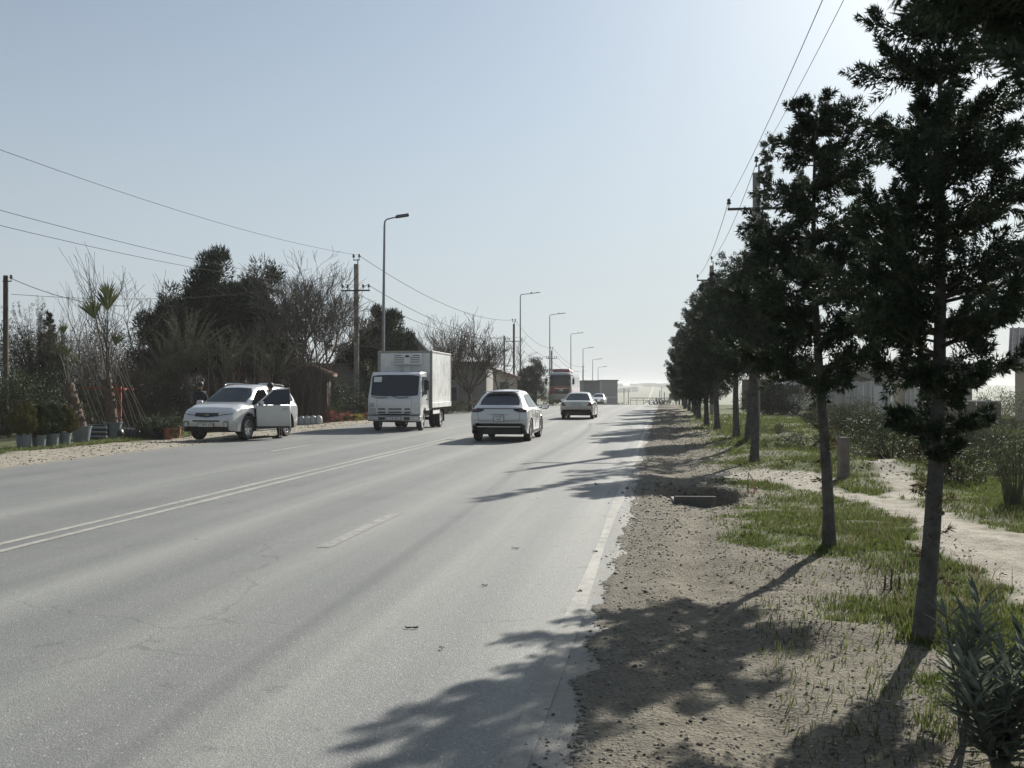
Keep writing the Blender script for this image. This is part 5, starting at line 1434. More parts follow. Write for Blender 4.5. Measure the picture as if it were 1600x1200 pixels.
# white van, mostly behind bushes
v = thing("van", "white van with bluish windows partly hidden behind the second cypress trunk", "van", (0, 0, 0))
prof = [(-2.3, .3), (-2.35, 1.0), (-2.2, 1.9), (-1.9, 2.05), (1.1, 2.05), (1.35, 1.95), (1.75, 1.25), (2.3, 1.1), (2.42, .8), (2.4, .3)]
mb = MB(); mb.prism(prof, -.86, .86, M=Matrix(((0, 0, 1), (1, 0, 0), (0, 1, 0)))); mb.build("body", M_WHITE, v, 30)
for sx in (-1, 1):
    for (y0, y1) in ((-2.0, -1.0), (-.9, .1), (.2, 1.25)):
        g = MB(); g.box((sx * .865, (y0 + y1) / 2, 1.55), (.02, y1 - y0, .5)); g.build("side_window", M_GLASS, v)
    for y in (-1.5, 1.5): wheel(v, sx * .78, y, .33, .2, sx, 6, True)
    g = MB(); g.tube([(sx * .7, -1.8, 2.1), (sx * .7, 1.0, 2.1)], .025, 5); g.build("roof_rail", M_STEEL, v)
g = MB(); g.box((0, -2.3, 1.55), (1.4, .04, .5), M=Matrix.Rotation(R(8), 3, 'X')); g.build("rear_window", M_GLASS, v)
p = at_d(1266, HORIZ, 66); v.location = (p.x, p.y, 0); v.rotation_euler = (0, 0, -1.2)
# ------------------------------------------------------------------ right hand shrubs
def bp(px, py):
    p = gp(px, py); p.z = gz(p.x, p.y); return p
BR = [  # px, py base, rx, ry, h, n, leaf, mat, label
    (1225, 648, 1.7, 1.4, 2.0, 12420, .10, M_PINE, "dark rounded thicket left of the white van", "shrub"),
    (1200, 647, 1.6, 1.3, 2.6, 8775, .11, M_PINE, "leafy dark shrub just right of the fourth cypress trunk", "shrub"),
    (1293, 668, 1.2, 1.0, 1.0, 7560, .07, M_SHRUBG, "grey green shrub in front of the white van", "shrub"),
    (1345, 672, 1.6, 1.1, 1.15, 9720, .065, M_SHRUBG, "broad loose shrub before the sheet fence", "shrub"),
    (1392, 722, 1.15, .85, 1.30, 10260, .048, M_SHRUB, "bushy green shrub with light flecks between the two nearest trunks", "shrub"),
    (1425, 690, 1.3, .9, .95, 8370, .06, M_SHRUBG, "dry greyish shrub below the beige gate pillar", "shrub"),
    (1497, 757, .42, .40, .52, 2295, .045, M_SHRUB, "small dark bush right of the nearest cypress trunk", "bush"),
    (1352, 700, .7, .6, .6, 2025, .05, M_SHRUB, "low dark green bush behind the concrete post", "bush"),
    (1560, 690, 2.4, 1.2, .65, 11070, .06, M_SHRUBG, "wide dull bramble bank below the dirt track at the right", "bramble"),
    (1500, 700, 1.3, .9, .6, 7560, .06, M_SHRUBG, "grey bramble right behind the nearest cypress trunk", "bramble"),
    (1590, 725, 1.1, .8, .65, 3510, .05, M_SHRUB, "low green bramble at the right edge above the reed clump", "bramble"),
    (1530, 722, .9, .7, .45, 2430, .05, M_SHRUB, "flat green bramble left of the reed clump", "bramble"),
    (1640, 668, 2.2, 1.6, 1.6, 4725, .08, M_SHRUBG, "tall grey bramble under the tiled house", "bramble"),
    (1565, 652, 1.6, 1.2, 1.7, 3510, .09, M_PINE, "dark bush before the tiled house wall", "shrub"),
    (1475, 655, 1.5, 1.2, 1.2, 8775, .09, M_PINE, "dark shrub behind the nearest trunk, beside the dull fence", "shrub"),
    (1262, 705, .8, .5, .35, 1755, .05, M_SHRUBG, "low grey weeds left of the second cypress trunk", "weeds"),
    (1215, 690, .5, .4, .45, 1215, .05, M_SHRUBG, "small dry weeds left of the rubble mound", "weeds"),
    (1330, 690, .9, .6, .7, 3600, .05, M_SHRUB, "green shrub beyond the concrete post, left of the flecked one", "shrub"),
    (1440, 712, .6, .5, .55, 2400, .045, M_SHRUB, "small green shrub just left of the nearest trunk", "shrub"),
    (1545, 745, .8, .5, .35, 2600, .04, M_SHRUB, "flat ground hugging weeds before the reed clump", "weeds"),
    (1480, 680, 1.0, .7, .8, 3600, .055, M_SHRUB, "mid green shrub behind the nearest trunk", "shrub"),
]
for k, (px, py, rx, ry, h_, n, lf, mt, lb_, ct) in enumerate(BR):
    o = bush("bramble" if ct == "bramble" else "shrub", lb_, bp(px, py), (rx, ry, h_), n, lf, 300 + k, mt, cat=ct, clumps=24 if n > 2500 else 14, stems=22, rz=TH)
# reed clump
r = np.random.RandomState(6)
p = bp(1585, 800); t = thing("reed_clump", "clump of tall thin bare stems at the right edge", "plant", p)
sb = MB()
for k in range(90):
    a = r.rand() * 6.28; q = .16 * r.rand(); l_ = .45 + .5 * r.rand(); o_ = .25 * r.rand() + .05
    sb.tube([(math.cos(a) * q, math.sin(a) * q, -.03), (math.cos(a) * (q + o_ * .4), math.sin(a) * (q + o_ * .4), l_ * .6), (math.cos(a) * (q + o_), math.sin(a) * (q + o_), l_)], [.006, .004, .002], 3, cap=False)
sb.build("stem", simple("reed_stem", (.10, .10, .065), .9), t)
# stubby weeds by the near trunk
p = bp(1392, 925); t = thing("weed_stalks", "two dark upright weed stalks in the grass left of the nearest trunk", "plant", p)
for (dx, h_) in ((0, .17), (-.05, .12), (.06, .11)):
    mb = MB(); mb.tube([(dx, 0, -.02), (dx + .01, 0, h_)], [.012, .006], 5)
    for k in range(8): a = k * 2.4; mb.tube([(dx, 0, h_ * (.3 + .08 * k)), (dx + .035 * math.cos(a), .035 * math.sin(a), h_ * (.42 + .08 * k))], [.004, .002], 3)
    mb.build("stalk", M_TWIG, t)
# concrete post stump
p = bp(1318, 752); t = thing("marker_post", "squat square concrete post standing by the footpath", "post", p, TH + .1)
mb = MB(); mb.box((0, 0, .30), (.175, .15, .84), bev=.012, taper=.96); mb.build("post", simple("post_concrete", (.20, .17, .15), .95, var=.3, bump=.01, dirt=.3), t)
# drain box in the hole
M_SHADECONC = simple("shaded_concrete", (.12, .115, .105), .9, var=.3, bump=.008, dirt=.3)  # darker than the other walls: the front face's shade is put into its colour
p = at_d(1086, HORIZ, 14.8); z0 = -.05; t = thing("drain_box", "grey concrete drain box set in the dug hole beside the road", "drain", (p.x, p.y, z0), TH * .6)
mb = MB()
mb.box((0, 0, .0), (.60, .07, .30), bev=.008); mb.build("front_wall", M_SHADECONC, t)
mb = MB(); mb.lathe([(.035, -.004), (.035, .004), (.001, .004)], 14, c=(-.04, -.036, -.06), M=Matrix.Rotation(PI / 2, 3, 'X')); mb.build("outlet_hole", M_BLK, t)
for sx in (-1, 1):
    mb = MB(); mb.box((sx * .27, .29, -.06), (.06, .50, .30), bev=.008); mb.build("side_wall", M_CONC, t)
mb = MB(); mb.box((0, .57, -.10), (.60, .07, .26), bev=.008); mb.build("back_wall", M_CONC, t)
# sticks with pink tape
p = bp(1172, 772); t = thing("marker_sticks", "two thin sticks wound with pinkish tape beside the dug hole", "marker", p)
M_TAPE = simple("pink_tape", (.50, .20, .16), .7, var=.2)
mb = MB(); mb.tube([(-.03, 0, -.03), (-.035, 0, .2), (-.02, 0, .34)], .007, 5); mb.build("stick", M_TWIG, t)
mb = MB(); mb.tube([(-.025, 0, .33), (.03, .01, .25), (.06, 0, .12), (.06, 0, -.02)], .008, 5); mb.build("tape", M_TAPE, t)
mb = MB(); mb.tube([(-.08, -.02, .015), (-.02, -.05, .03), (.06, -.04, .02), (.08, 0, .06), (.03, -.02, .1)], .009, 5); mb.build("tape", M_TAPE, t)
# litter and pale stones in the grass
for k, (px, py, lb_) in enumerate(((1205, 703, "pale scrap of litter in the grass left of the second trunk"), (1342, 714, "pale broken slab lying behind the concrete post"), (1365, 717, "small flat slab beside the broken one"), (1255, 663, "pale curved stick lying in the grass before the van"), (1467, 1030, "whitish pebble under the nearest trunk's shadow"))):
    p = bp(px, py); s_ = (.09, .35, .3, .5, .02)[k]
    mb = MB(); mb.box((0, 0, .03 * (k < 3)), (s_, s_ * .55 if k != 3 else .04, s_ * .22 if k != 3 else .04), bev=.012, M=Matrix.Rotation(.25, 3, 'Y') if k != 3 else Matrix.Rotation(-.6, 3, 'Y'))
    o = mb.build(("litter", "slab", "slab", "stick", "pebble")[k], M_CONC if k in (1, 2) else simple("bleached", (.5, .49, .45), .8), loc=(p.x, p.y, p.z + .02)); tag(o, lb_, ("litter", "slab", "slab", "stick", "pebble")[k])
# oleander at the lower right
def oleander(base, label, seed, ns=16, H=.95, sp=.42):
    r = np.random.RandomState(seed); t = thing("oleander", label, "shrub", base)
    sb = MB(); C = []; D = []; L_ = []
    for k in range(ns):
        a = r.rand() * 6.28; o_ = sp * (.25 + .75 * r.rand()); h_ = H * (.55 + .45 * r.rand())
        pts = [Vector((0, 0, -.05)), Vector((math.cos(a) * o_ * .4, math.sin(a) * o_ * .4, h_ * .45)), Vector((math.cos(a) * o_, math.sin(a) * o_, h_))]
        sb.tube(pts, [.011, .008, .004], 5, cap=False)
        for j in range(12):
            f = .28 + .72 * j / 11; q = pts[0].lerp(pts[1], f * 2) if f < .5 else pts[1].lerp(pts[2], f * 2 - 1)
            for m in range(3 if f < .95 else 6):
                b = j * 1.1 + m * 2.09 + r.rand() * .4; up_ = .35 + .5 * f if f < .95 else 1.3
                C.append(q); D.append(Vector((math.cos(b), math.sin(b), up_ + .25 * r.randn())).normalized()); L_.append((.12 + .06 * r.rand()))
    sb.build("stem", M_BARKG, t)
    V = []; F = []
    for c, d, l_ in zip(C, D, L_):
        s_ = d.cross(Vector((0, 0, 1))); s_ = (s_.normalized() if s_.length > .05 else Vector((1, 0, 0))) * l_ * .07; up_ = s_.cross(d).normalized() * l_ * .03
        b = len(V); dn = Vector((0, 0, -l_ * .10))
        V += [c, c + d * l_ * .35 + s_, c + d * l_ * .35 - up_, c + d * l_ * .35 - s_, c + d * l_ * .72 + s_ * .8 + dn * .4, c + d * l_ * .72 - up_ + dn * .4, c + d * l_ * .72 - s_ * .8 + dn * .4, c + d * l_ + dn]
        F += [(b, b + 1, b + 2), (b, b + 2, b + 3), (b + 1, b + 4, b + 5), (b + 1, b + 5, b + 2), (b + 2, b + 5, b + 6), (b + 2, b + 6, b + 3), (b + 4, b + 7, b + 5), (b + 5, b + 7, b + 6)]
    np_mesh("foliage", np.array([tuple(v) for v in V]), np.array(F), foliage("oleander_leaf", (.10, .12, .09), (.24, .27, .21), .32, .6, 3, .12) if "oleander_leaf" not in bpy.data.materials else bpy.data.materials["oleander_leaf"], t)
    return t
def oat(px, py, d, zz=None):
    p = at_d(px, py, d); p.z = gz(p.x, p.y); return p
oleander(oat(1560, 0, 4.35), "near oleander with long narrow leaves in the bottom right corner", 4, 14, .52, .36)
oleander(oat(1505, 0, 4.7), "tall single oleander shoot just left of the corner bush", 9, 4, .64, .12)
oleander(oat(1640, 0, 4.5), "oleander partly cut off by the right edge", 14, 10, .54, .34)
# ================================================================== nursery on the left
M_POTG = simple("grey_pot", (.16, .185, .20), .5, var=.12)
M_TERRA = simple("terracotta", (.36, .15, .085), .8, var=.2)
M_BAGB = simple("black_bag", (.03, .03, .032), .4, var=.3)
M_BAGW = simple("pale_bag", (.50, .50, .49), .45, var=.25)
M_SOIL = simple("soil", (.06, .045, .035), .95)
M_CON2 = foliage("golden_conifer_leaf", (.04, .045, .014), (.15, .13, .04), .12, .65, 2, .25)
def pot(t, r0, r1, h, m, rim=.012):
    mb = MB(); mb.lathe([(.001, .0), (r0, .0), (r1, h - .03), (r1 + rim, h - .03), (r1 + rim, h), (r1 - .012, h), (r1 - .02, h - .05), (.001, h - .05)], 20)
    o = mb.build("pot", m, t, 40); s_ = MB(); s_.lathe([(.001, h - .035), (r1 - .015, h - .045)], 14); s_.build("soil", M_SOIL, t); return o
for k, (px, py, s_, lb_) in enumerate(((37, 702, 1.1, "leftmost, brownest"), (61, 700.5, 1.05, "second, tall green"), (81, 699, 1.05, "third, pointed"), (101, 697.5, .95, "rightmost, smallest golden"))):
    p = bp(px, py); r = np.random.RandomState(40 + k)
    t = thing("potted_conifer", "%s conifer of the four in grey pots on the left verge" % lb_, "potted plant", p, 0, "conifers in grey pots")
    pot(t, .15 * s_, .185 * s_, .34 * s_, M_POTG)
    n = 4200; u = r.rand(n); z = .33 + .72 * s_ * u; rad = .33 * s_ * np.sin(np.clip(u * .86 + .14, 0, 1) * PI) ** .75 * (.75 + .25 * r.rand(n)); a = r.rand(n) * 6.28; rad = rad * (1 + .22 * np.sin(a * 3 + u * 7 + k) + .12 * np.sin(a * 7 - u * 11)); z = z + .06 * np.sin(a * 2 + k)
    C = np.stack([rad * np.cos(a), rad * np.sin(a), z], 1); D = unit(np.stack([np.cos(a) * .35, np.sin(a) * .35, 1 + 0 * a], 1) + r.randn(n, 3) * .22)
    V, F = leaf_tris(C, D, .085 * (.6 + .8 * r.rand(n)), .022, r); np_mesh("foliage", V, F, M_CON2 if k in (0, 3) else M_SHRUB, t)
def fan_palm(px, py, lean, H, fronds, label, seed, s_=1.0):
    r = np.random.RandomState(seed); p = bp(px, py); t = thing("potted_palm", label, "potted plant", p, 0, "fan palms in big grey pots")
    pot(t, .22, .29, .50, M_POTG, .02)
    tb = MB(); n = 14; top = None
    for i in range(n + 1):
        k = i / n; c = Vector((lean * k, 0, .42 + H * k))
        if i: tb.tube([top, c], [.19 - .03 * k, .18 - .03 * k], 10)
        top = c
    tb.build("trunk", simple("palm_trunk", (.12, .08, .055), .95, var=.4, bump=.02) if "palm_trunk" not in bpy.data.materials else bpy.data.materials["palm_trunk"], t, 60)
    for i in range(34):   # cut leaf bases wrap the trunk
        k = r.rand(); a = r.rand() * 6.28; c = Vector((lean * k, 0, .45 + H * k)); d = Vector((math.cos(a), math.sin(a), .7))
        b = MB(); b.box(tuple(c + Vector((d.x, d.y, 0)) * .15 + Vector((0, 0, .05))), (.12, .05, .17), M=Matrix.Rotation(a + PI / 2, 3, 'Z') @ Matrix.Rotation(.5, 3, 'X'), taper=.55)
        b.build("leaf_base", M_BARK if r.rand() > .12 else M_TWIGP, t)
    for (dx, dz, dy, fr, yellow) in fronds:
        e = top + Vector((dx, dy, dz)); st = MB(); m = top.lerp(e, .55) + Vector((0, 0, .06))
        st.tube([top - Vector((0, 0, .1)), m, e], [.022, .016, .010], 5); st.build("frond_stalk", M_SHRUBG if not yellow else M_TWIGP, t)
        ax = (e - m).normalized(); sd_ = ax.cross(Vector((0, 1, 0)).lerp(Vector((r.randn() * .3, 1, .2)), .5)).normalized()
        V = []; F = []; nn = 15
        for q in range(nn):
            an = -.62 + 1.24 * q / (nn - 1); d = ax * math.cos(an) + sd_ * math.sin(an) + Vector(r.randn(3) * .04); d.normalize(); l_ = fr * (.75 + .25 * math.cos(an)) * (.9 + .2 * r.rand()); w_ = sd_.cross(d).cross(d).normalized() * fr * .035
            b = len(V); V += [e, e + d * l_ * .5 + w_, e + d * l_ * .5 - w_, e + d * l_ + Vector((0, 0, -.1 * fr))]; F += [(b, b + 1, b + 2), (b + 1, b + 3, b + 2)]
        np_mesh("frond", np.array([tuple(v) for v in V]), np.array(F), M_FROND, t)
    return t
M_FROND = foliage("palm_frond", (.035, .048, .018), (.085, .095, .035), .3, .5, 1, .4)
fan_palm(127, 692, -.42, 1.35, ((-.15, 1.5, 0, .40, 0), (-.15, .8, .2, .45, 0), (.25, .6, -.2, .4, 1), (-.4, .9, .2, .45, 0)), "leaning fan palm in a big grey pot beside the small conifers", 1)
fan_palm(176, 686, -.20, 1.45, ((.02, 2.2, 0, .95, 0), (-.48, 1.95, .1, .85, 1), (.12, 1.1, .3, .6, 0), (-.15, 2.6, .3, .7, 0)), "tallest fan palm in a big grey pot with two high yellowish fronds", 2)
# corrugated trough
p = bp(152, 687); t = thing("corrugated_trough", "dark trough with pale corrugated side between the two palms", "trough", p, TH)
mb = MB(); mb.box((-.05, .1, .22), (.72, .45, .44)); mb.build("trough", M_BLK, t)
for k in range(3):
    mb = MB(); mb.tube([(-.15, -.14, .07 + k * .14), (.36, -.14, .07 + k * .14)], .045, 8); mb.build("corrugation", M_STEEL, t)
# orange frame that props the saplings
M_ORG = simple("orange_red_paint", (.26, .035, .018), .6, var=.15)
p = bp(187, 683); t = thing("orange_rack", "orange red metal rack that props thin saplings behind the palm", "rack", p, TH)
mb = MB(); mb.box((.02, 0, .85), (.075, .06, 1.7)); mb.build("upright", M_ORG, t)
mb = MB(); mb.box((-.45, .1, 1.62), (1.75, .06, .06), M=Matrix.Rotation(.03, 3, 'Y')); mb.build("top_bar", M_ORG, t)
mb = MB(); mb.box((-.14, -.1, 1.45), (.06, .06, .36), M=Matrix.Rotation(.4, 3, 'Y')); mb.build("brace", M_ORG, t)
mb = MB(); mb.box((.2, -.05, 1.60), (.06, .4, .07)); mb.build("cross_bar", M_ORG, t)
ORD = ("first", "second", "third", "fourth", "fifth", "sixth", "seventh", "eighth", "ninth", "tenth", "eleventh", "twelfth", "thirteenth", "fourteenth", "fifteenth")
SPX = sorted([192 + 47 * (k / 14.0) for k in range(0, 15, 2)] + [152 + 8.5 * k for k in range(7)])
# saplings leaning on it with black root bags
r = np.random.RandomState(12)
for k in range(15):
    px = SPX[k]
    p = bp(px, 684 + r.rand() * 2); t = thing("sapling", "leaning bare sapling by the orange rack, %s of its row from the left" % ORD[k], "sapling", p, 0, "saplings leaning by the orange rack")
    mb = MB(); mb.lathe([(.001, 0), (.14, .0), (.17, .12), (.13, .26), (.04, .30), (.001, .3)], 10); mb.build("root_bag", M_BAGB, t, 50)
    l_ = 2.6 + 1.6 * r.rand(); dx = -.42 * l_ * (.7 + .5 * r.rand()); sb = MB()
    pts = [Vector((0, 0, .25)), Vector((dx * .5, .1, l_ * .5)), Vector((dx, .2, l_))]; sb.tube(pts, [.016, .012, .006], 4)
    for j in range(8):
        f = .5 + .5 * j / 8; q = pts[1].lerp(pts[2], f * 2 - 1); sb.tube([q, q + Vector((r.randn() * .25, r.randn() * .2, .35 + .3 * r.rand()))], [.006, .003], 3, cap=False)
    sb.build("stem", M_TWIGP, t)
# dark shrubs in pots left of the SUV
for k, (px, py, m, lb_) in enumerate(((228, 686, M_BLK, "box shrub in a black pot beside the sapling bags"), (246, 685, M_BLK, "box shrub in the larger black tub left of the terracotta pots"), (263, 685, M_TERRA, "box shrub in the left terracotta pot by the SUV"), (274, 683.5, M_TERRA, "box shrub in the right terracotta pot by the SUV"))):
    p = bp(px, py); t = bush("potted_shrub", lb_, p, (.32, .32, .85), 1700, .055, 500 + k, M_SHRUB, cat="potted plant", clumps=16, stems=5, group="shrubs in tubs left of the SUV")
    pot(t, .15, .19, .36, m)
# sapling bags right of the SUV
for k in range(9):
    px = 462 + 36 * k / 8.0; p = bp(px, 664 - 1.2 * (k % 2)); t = thing("bagged_sapling", ("bare sapling in a %s root bag, %s in the row right of the SUV") % (("pale", "black")[k % 2], ("first", "second", "third", "fourth", "fifth", "sixth", "seventh", "eighth", "ninth")[k]), "sapling", p, 0, "bagged saplings right of the SUV")
    mb = MB(); mb.lathe([(.001, 0), (.15, .0), (.18, .14), (.15, .30), (.06, .38), (.001, .38)], 10); mb.build("root_bag", M_BAGW if k % 2 == 0 else M_BAGB, t, 50)
    sb = MB(); bare_branches(sb, (0, 0, .3), (r.randn() * .08, r.randn() * .1, 1), 1.5, .028, 2, r, .5, .25, .006, 3, (2, 4), .75); sb.build("stem", M_BARKG, t)
# clipped shrubs and flowers near the concrete pole
for k, (px, py, s_, h_, lb_) in enumerate(((505, 660, .42, 1.15, "clipped rounded shrub at the end of the bagged saplings"), (523, 658, .45, 1.1, "second clipped shrub behind the red flowers"))):
    bush("clipped_shrub", lb_, bp(px, py), (s_, s_, h_), 3000, .05, 520 + k, M_SHRUB, cat="shrub", clumps=30, stems=4, shell=.8, spread=.3)
M_REDF = foliage("red_flower", (.22, .03, .03), (.55, .12, .10), .25, .6, 3)
M_YELF = foliage("yellow_flower", (.40, .30, .03), (.60, .48, .08), .25, .6, 3)
for k, (px, py, s_, h_, m, lb_) in enumerate(((518, 661, .42, .55, M_REDF, "mound of red flowers in front of the clipped shrubs"), (536, 660, .42, .48, M_REDF, "red flowers left of the concrete pole foot"), (556, 658, .38, .34, M_YELF, "small yellow flowers at the foot of the concrete pole"), (576, 657, .5, .50, M_REDF, "dull red flowers beside the truck's front corner"))):
    bush("flowering_plant", lb_, bp(px, py), (s_, s_ * .8, h_), 900, .055, 540 + k, m, cat="flowers", clumps=18, stems=6); bush("flower_foliage", lb_.replace("mound of red", "green leaves under the red").replace("small yellow", "leaves under the yellow").replace("dull red", "leaves under the dull red").replace("red flowers left", "leaves under the red flowers left"), bp(px, py), (s_, s_ * .8, h_ * .75), 1200, .06, 560 + k, M_SHRUB, cat="foliage", clumps=16, stems=4)
for k, (px, py, rx, h_, lb_) in enumerate(((540, 655, .9, 2.6, "leafy pale flecked shrub left of the concrete pole"), (580, 655, .9, 3.0, "tall leafy shrub between the concrete pole and the truck"), (566, 652, .7, 1.6, "low dark shrub behind the concrete pole foot"))):
    bush("laurel_shrub", lb_, bp(px, py), (rx, rx * .8, h_), 3200, .11, 580 + k, M_SHRUB, cat="shrub", clumps=24, stems=10)
# evergreen mass at the far left
M_HEDGE = foliage("twiggy_hedge_leaf", (.028, .028, .018), (.080, .072, .045), .15, .8, 1.2, .2)
BL = [(5, 684, 1.3, 1.0, 2.6, 5200, .08, M_SHRUB, "broad evergreen shrub at the left edge behind the pots"),
      (60, 684, 1.5, 1.1, 2.3, 5600, .07, M_SHRUB, "yellowish green shrub behind the four potted conifers"),
      (115, 678, 1.2, 1.0, 2.2, 3800, .07, M_PINE, "dark shrub behind the leaning fan palm"),
      (15, 668, 1.6, 1.2, 4.4, 6500, .10, M_PINE, "tall dark evergreen under the wooden pole"),
      (45, 665, 1.1, 1.0, 3.6, 3800, .10, M_PINE, "dark evergreen beside the tall one under the wooden pole"),
      (250, 668, 1.9, 1.2, 2.5, 9000, .075, M_HEDGE, "dense twiggy brown hedge left of the SUV"),
      (200, 662, 2.0, 1.2, 3.2, 8200, .08, M_HEDGE, "tall twiggy mass behind the orange rack"),
      (310, 660, 2.0, 1.2, 2.3, 8200, .08, M_HEDGE, "brown hedge behind the SUV bonnet"),
      (375, 656, 2.2, 1.4, 3.0, 5200, .09, M_SHRUB, "green shrubbery behind the SUV roof"),
      (445, 652, 2.0, 1.4, 3.0, 8200, .09, M_HEDGE, "tall brownish shrubbery behind the sapling bags"),
      (20, 650, 2.8, 1.6, 5.6, 13000, .13, M_SHRUB, "dark background thicket furthest left"),
      (95, 649, 2.8, 1.6, 5.4, 13000, .13, M_HEDGE, "background thicket behind the tamarisk plumes"),
      (165, 649, 2.8, 1.6, 5.9, 13000, .13, M_PINE, "background thicket behind the two palms"),
      (235, 648, 2.8, 1.6, 5.8, 13000, .13, M_HEDGE, "background thicket behind the orange rack and whips"),
      (305, 648, 2.6, 1.6, 4.2, 9000, .13, M_SHRUB, "background thicket below the tallest pine"),
      (375, 647, 2.6, 1.6, 4.4, 9000, .13, M_HEDGE, "background thicket below the second pine"),
      (440, 646, 2.4, 1.6, 3.9, 8000, .13, M_PINE, "background thicket at the foot of the big bare tree"),
      (535, 645, 1.6, 1.4, 3.2, 7000, .13, M_SHRUB, "dark thicket right of the tiled hut"),
      (588, 644, 2.0, 1.4, 3.4, 6000, .13, M_PINE, "dark thicket behind the truck's front")]
for k, (px, py, rx, ry, h_, n, lf, mt, lb_) in enumerate(BL):
    o = bush("hedge_shrub", lb_, bp(px, py), (rx, ry, h_), n, lf, 600 + k, mt, cat="shrub", clumps=34, stems=26, rz=TH)
conifer("narrow_cypress", "narrow columnar cypress above the nursery shrubs", bp(76, 664), 4.9, .4, [(0, .28), (.3, .34), (.7, .24), (1, .04)], 71, nl=60, per=40, L=.09, W=.028, tr=.06, npl=6, up=1.6, prad=.08, plen=(.2, .4), mat=M_PINE)
# wispy leaning plumes
M_WISP = foliage("wispy_leaf", (.05, .055, .035), (.13, .13, .09), .25, .8, 1, .2)
for k, (px, py, H, ln, lb_) in enumerate(((52, 668, 5.2, -1.0, "wispy drooping tamarisk left of the narrow cypress"), (98, 668, 4.6, -.5, "feathery grey plume shrub right of the narrow cypress"), (60, 664, 5.8, .5, "thin feathery shrub rising behind the pots"))):
    r = np.random.RandomState(90 + k); t = thing("tamarisk", lb_, "shrub", bp(px, py)); sb = MB(); P0 = []; P1 = []
    for q in range(18):
        a = r.rand() * 6.28; e = Vector((ln * (.5 + .6 * r.rand()) + .35 * math.cos(a), .35 * math.sin(a), H * (.55 + .45 * r.rand()))); m = Vector((e.x * .25, e.y * .4, e.z * .6))
        pts = [Vector((0, 0, 0)), m, e]; sb.tube(pts, [.025, .015, .005], 4, cap=False)
        for j in range(10):
            f = j / 10; c = m.lerp(e, f); P0.append(c); P1.append(c + (e - m) * .22 + Vector(r.randn(3) * .10) - Vector((0, 0, .05)))
    sb.build("stem", M_TWIG, t); V, F = plume_leaves(np.array([tuple(v) for v in P0]), np.array([tuple(v) for v in P1]), 26, .05, .10, .016, r); np_mesh("foliage", V, F, M_WISP, t)
# bare nursery whips: nobody could count them
def whips(name, x0, x1, px_mode, n, h0, h1, mat, seed, y0=661, y1=668, lean=-.12, rad=.010):
    r = np.random.RandomState(seed); mb = MB()
    for k in range(n):
        p = bp(x0 + (x1 - x0) * r.rand(), y0 + (y1 - y0) * r.rand()); h_ = h0 + (h1 - h0) * r.rand(); dx = lean * h_ + r.randn() * .10 * h_
        pts = [p, p + Vector((dx * .45, r.randn() * .1, h_ * .5)), p + Vector((dx, r.randn() * .2, h_))]; mb.tube(pts, [rad, rad * .7, rad * .4], 3, cap=False)
        for j in range(5):
            f = .25 + .7 * r.rand(); q = pts[0].lerp(pts[2], f); mb.tube([q, q + Vector((r.randn() * .22, r.randn() * .15, .3 + .4 * r.rand()))], [rad * .5, rad * .3], 3, cap=False)
    o = mb.build(name, mat); tag(o, kind='stuff')
whips("nursery_whips", 70, 300, 0, 420, 2.0, 4.3, M_TWIG, 31)
whips("nursery_whips", 300, 500, 0, 620, 1.8, 3.6, simple("reddish_twig", (.13, .075, .055), .9, var=.3), 32, 655, 663, lean=0)
whips("nursery_whips", 80, 190, 0, 120, 3.0, 5.4, M_TWIGP, 33, 660, 668, lean=-.10, rad=.008)
whips("nursery_whips", 300, 430, 0, 34, 2.2, 3.9, M_TWIGP, 34, 662, 668, lean=-.05, rad=.014)
whips("nursery_whips", 462, 516, 0, 190, 1.6, 2.7, simple("dull_twig", (.075, .05, .04), .9, var=.3), 35, 660, 664, lean=0)
# small date palms in the rows
def date_palm(px, d, H, label, seed, n=26, fl=1.5):
    r = np.random.RandomState(seed); p = at_d(px, HORIZ, d); p.z = 0; t = thing("palm_tree", label, "palm", p)
    tb = MB(); tb.tube([(0, 0, -.1), (0, 0, H * .45)], [.16, .13], 8); tb.build("trunk", M_BARK, t, 60)
    sb = MB(); C = []; D = []; L_ = []
    for k in range(n):
        a = r.rand() * 6.28; el = .7 + .8 * r.rand(); b = Vector((0, 0, H * .45)); prev_ = b; dv = Vector((math.cos(a) * math.cos(el), math.sin(a) * math.cos(el), math.sin(el))); pts = [b]
        for q in range(6):
            dv = (dv + Vector((0, 0, -.10 * (q * .5)))).normalized(); pts.append(pts[-1] + dv * H * .55 / 6)
        sb.tube(pts, [.018, .016, .013, .010, .008, .006, .004], 3, cap=False)
        for q in range(1, 7):
            for m in range(9):
                c = pts[q - 1].lerp(pts[q], m / 9); s_ = dv.cross(Vector((0, 0, 1))).normalized() * (1 if m % 2 else -1)
                C.append(tuple(c)); D.append(tuple((s_ * .7 + dv * .8 + Vector((0, 0, .25))).normalized())); L_.append(.32 * (1 - abs(q - 3.2) / 6))
    sb.build("frond_stalk", M_WISP, t); V, F = leaf_tris(np.array(C), np.array(D), np.array(L_), .03, r); np_mesh("frond", V, F, M_WISP, t)
date_palm(292, 43, 5.0, "upright feathery date palm behind the SUV bonnet", 1)
date_palm(352, 44, 4.2, "date palm rising behind the SUV roof", 2)
date_palm(395, 46, 4.6, "middle date palm before the dark pines", 3)
date_palm(430, 45, 4.0, "date palm left of the big bare tree", 4)
date_palm(262, 46, 4.2, "left hand date palm at the edge of the pines", 5)
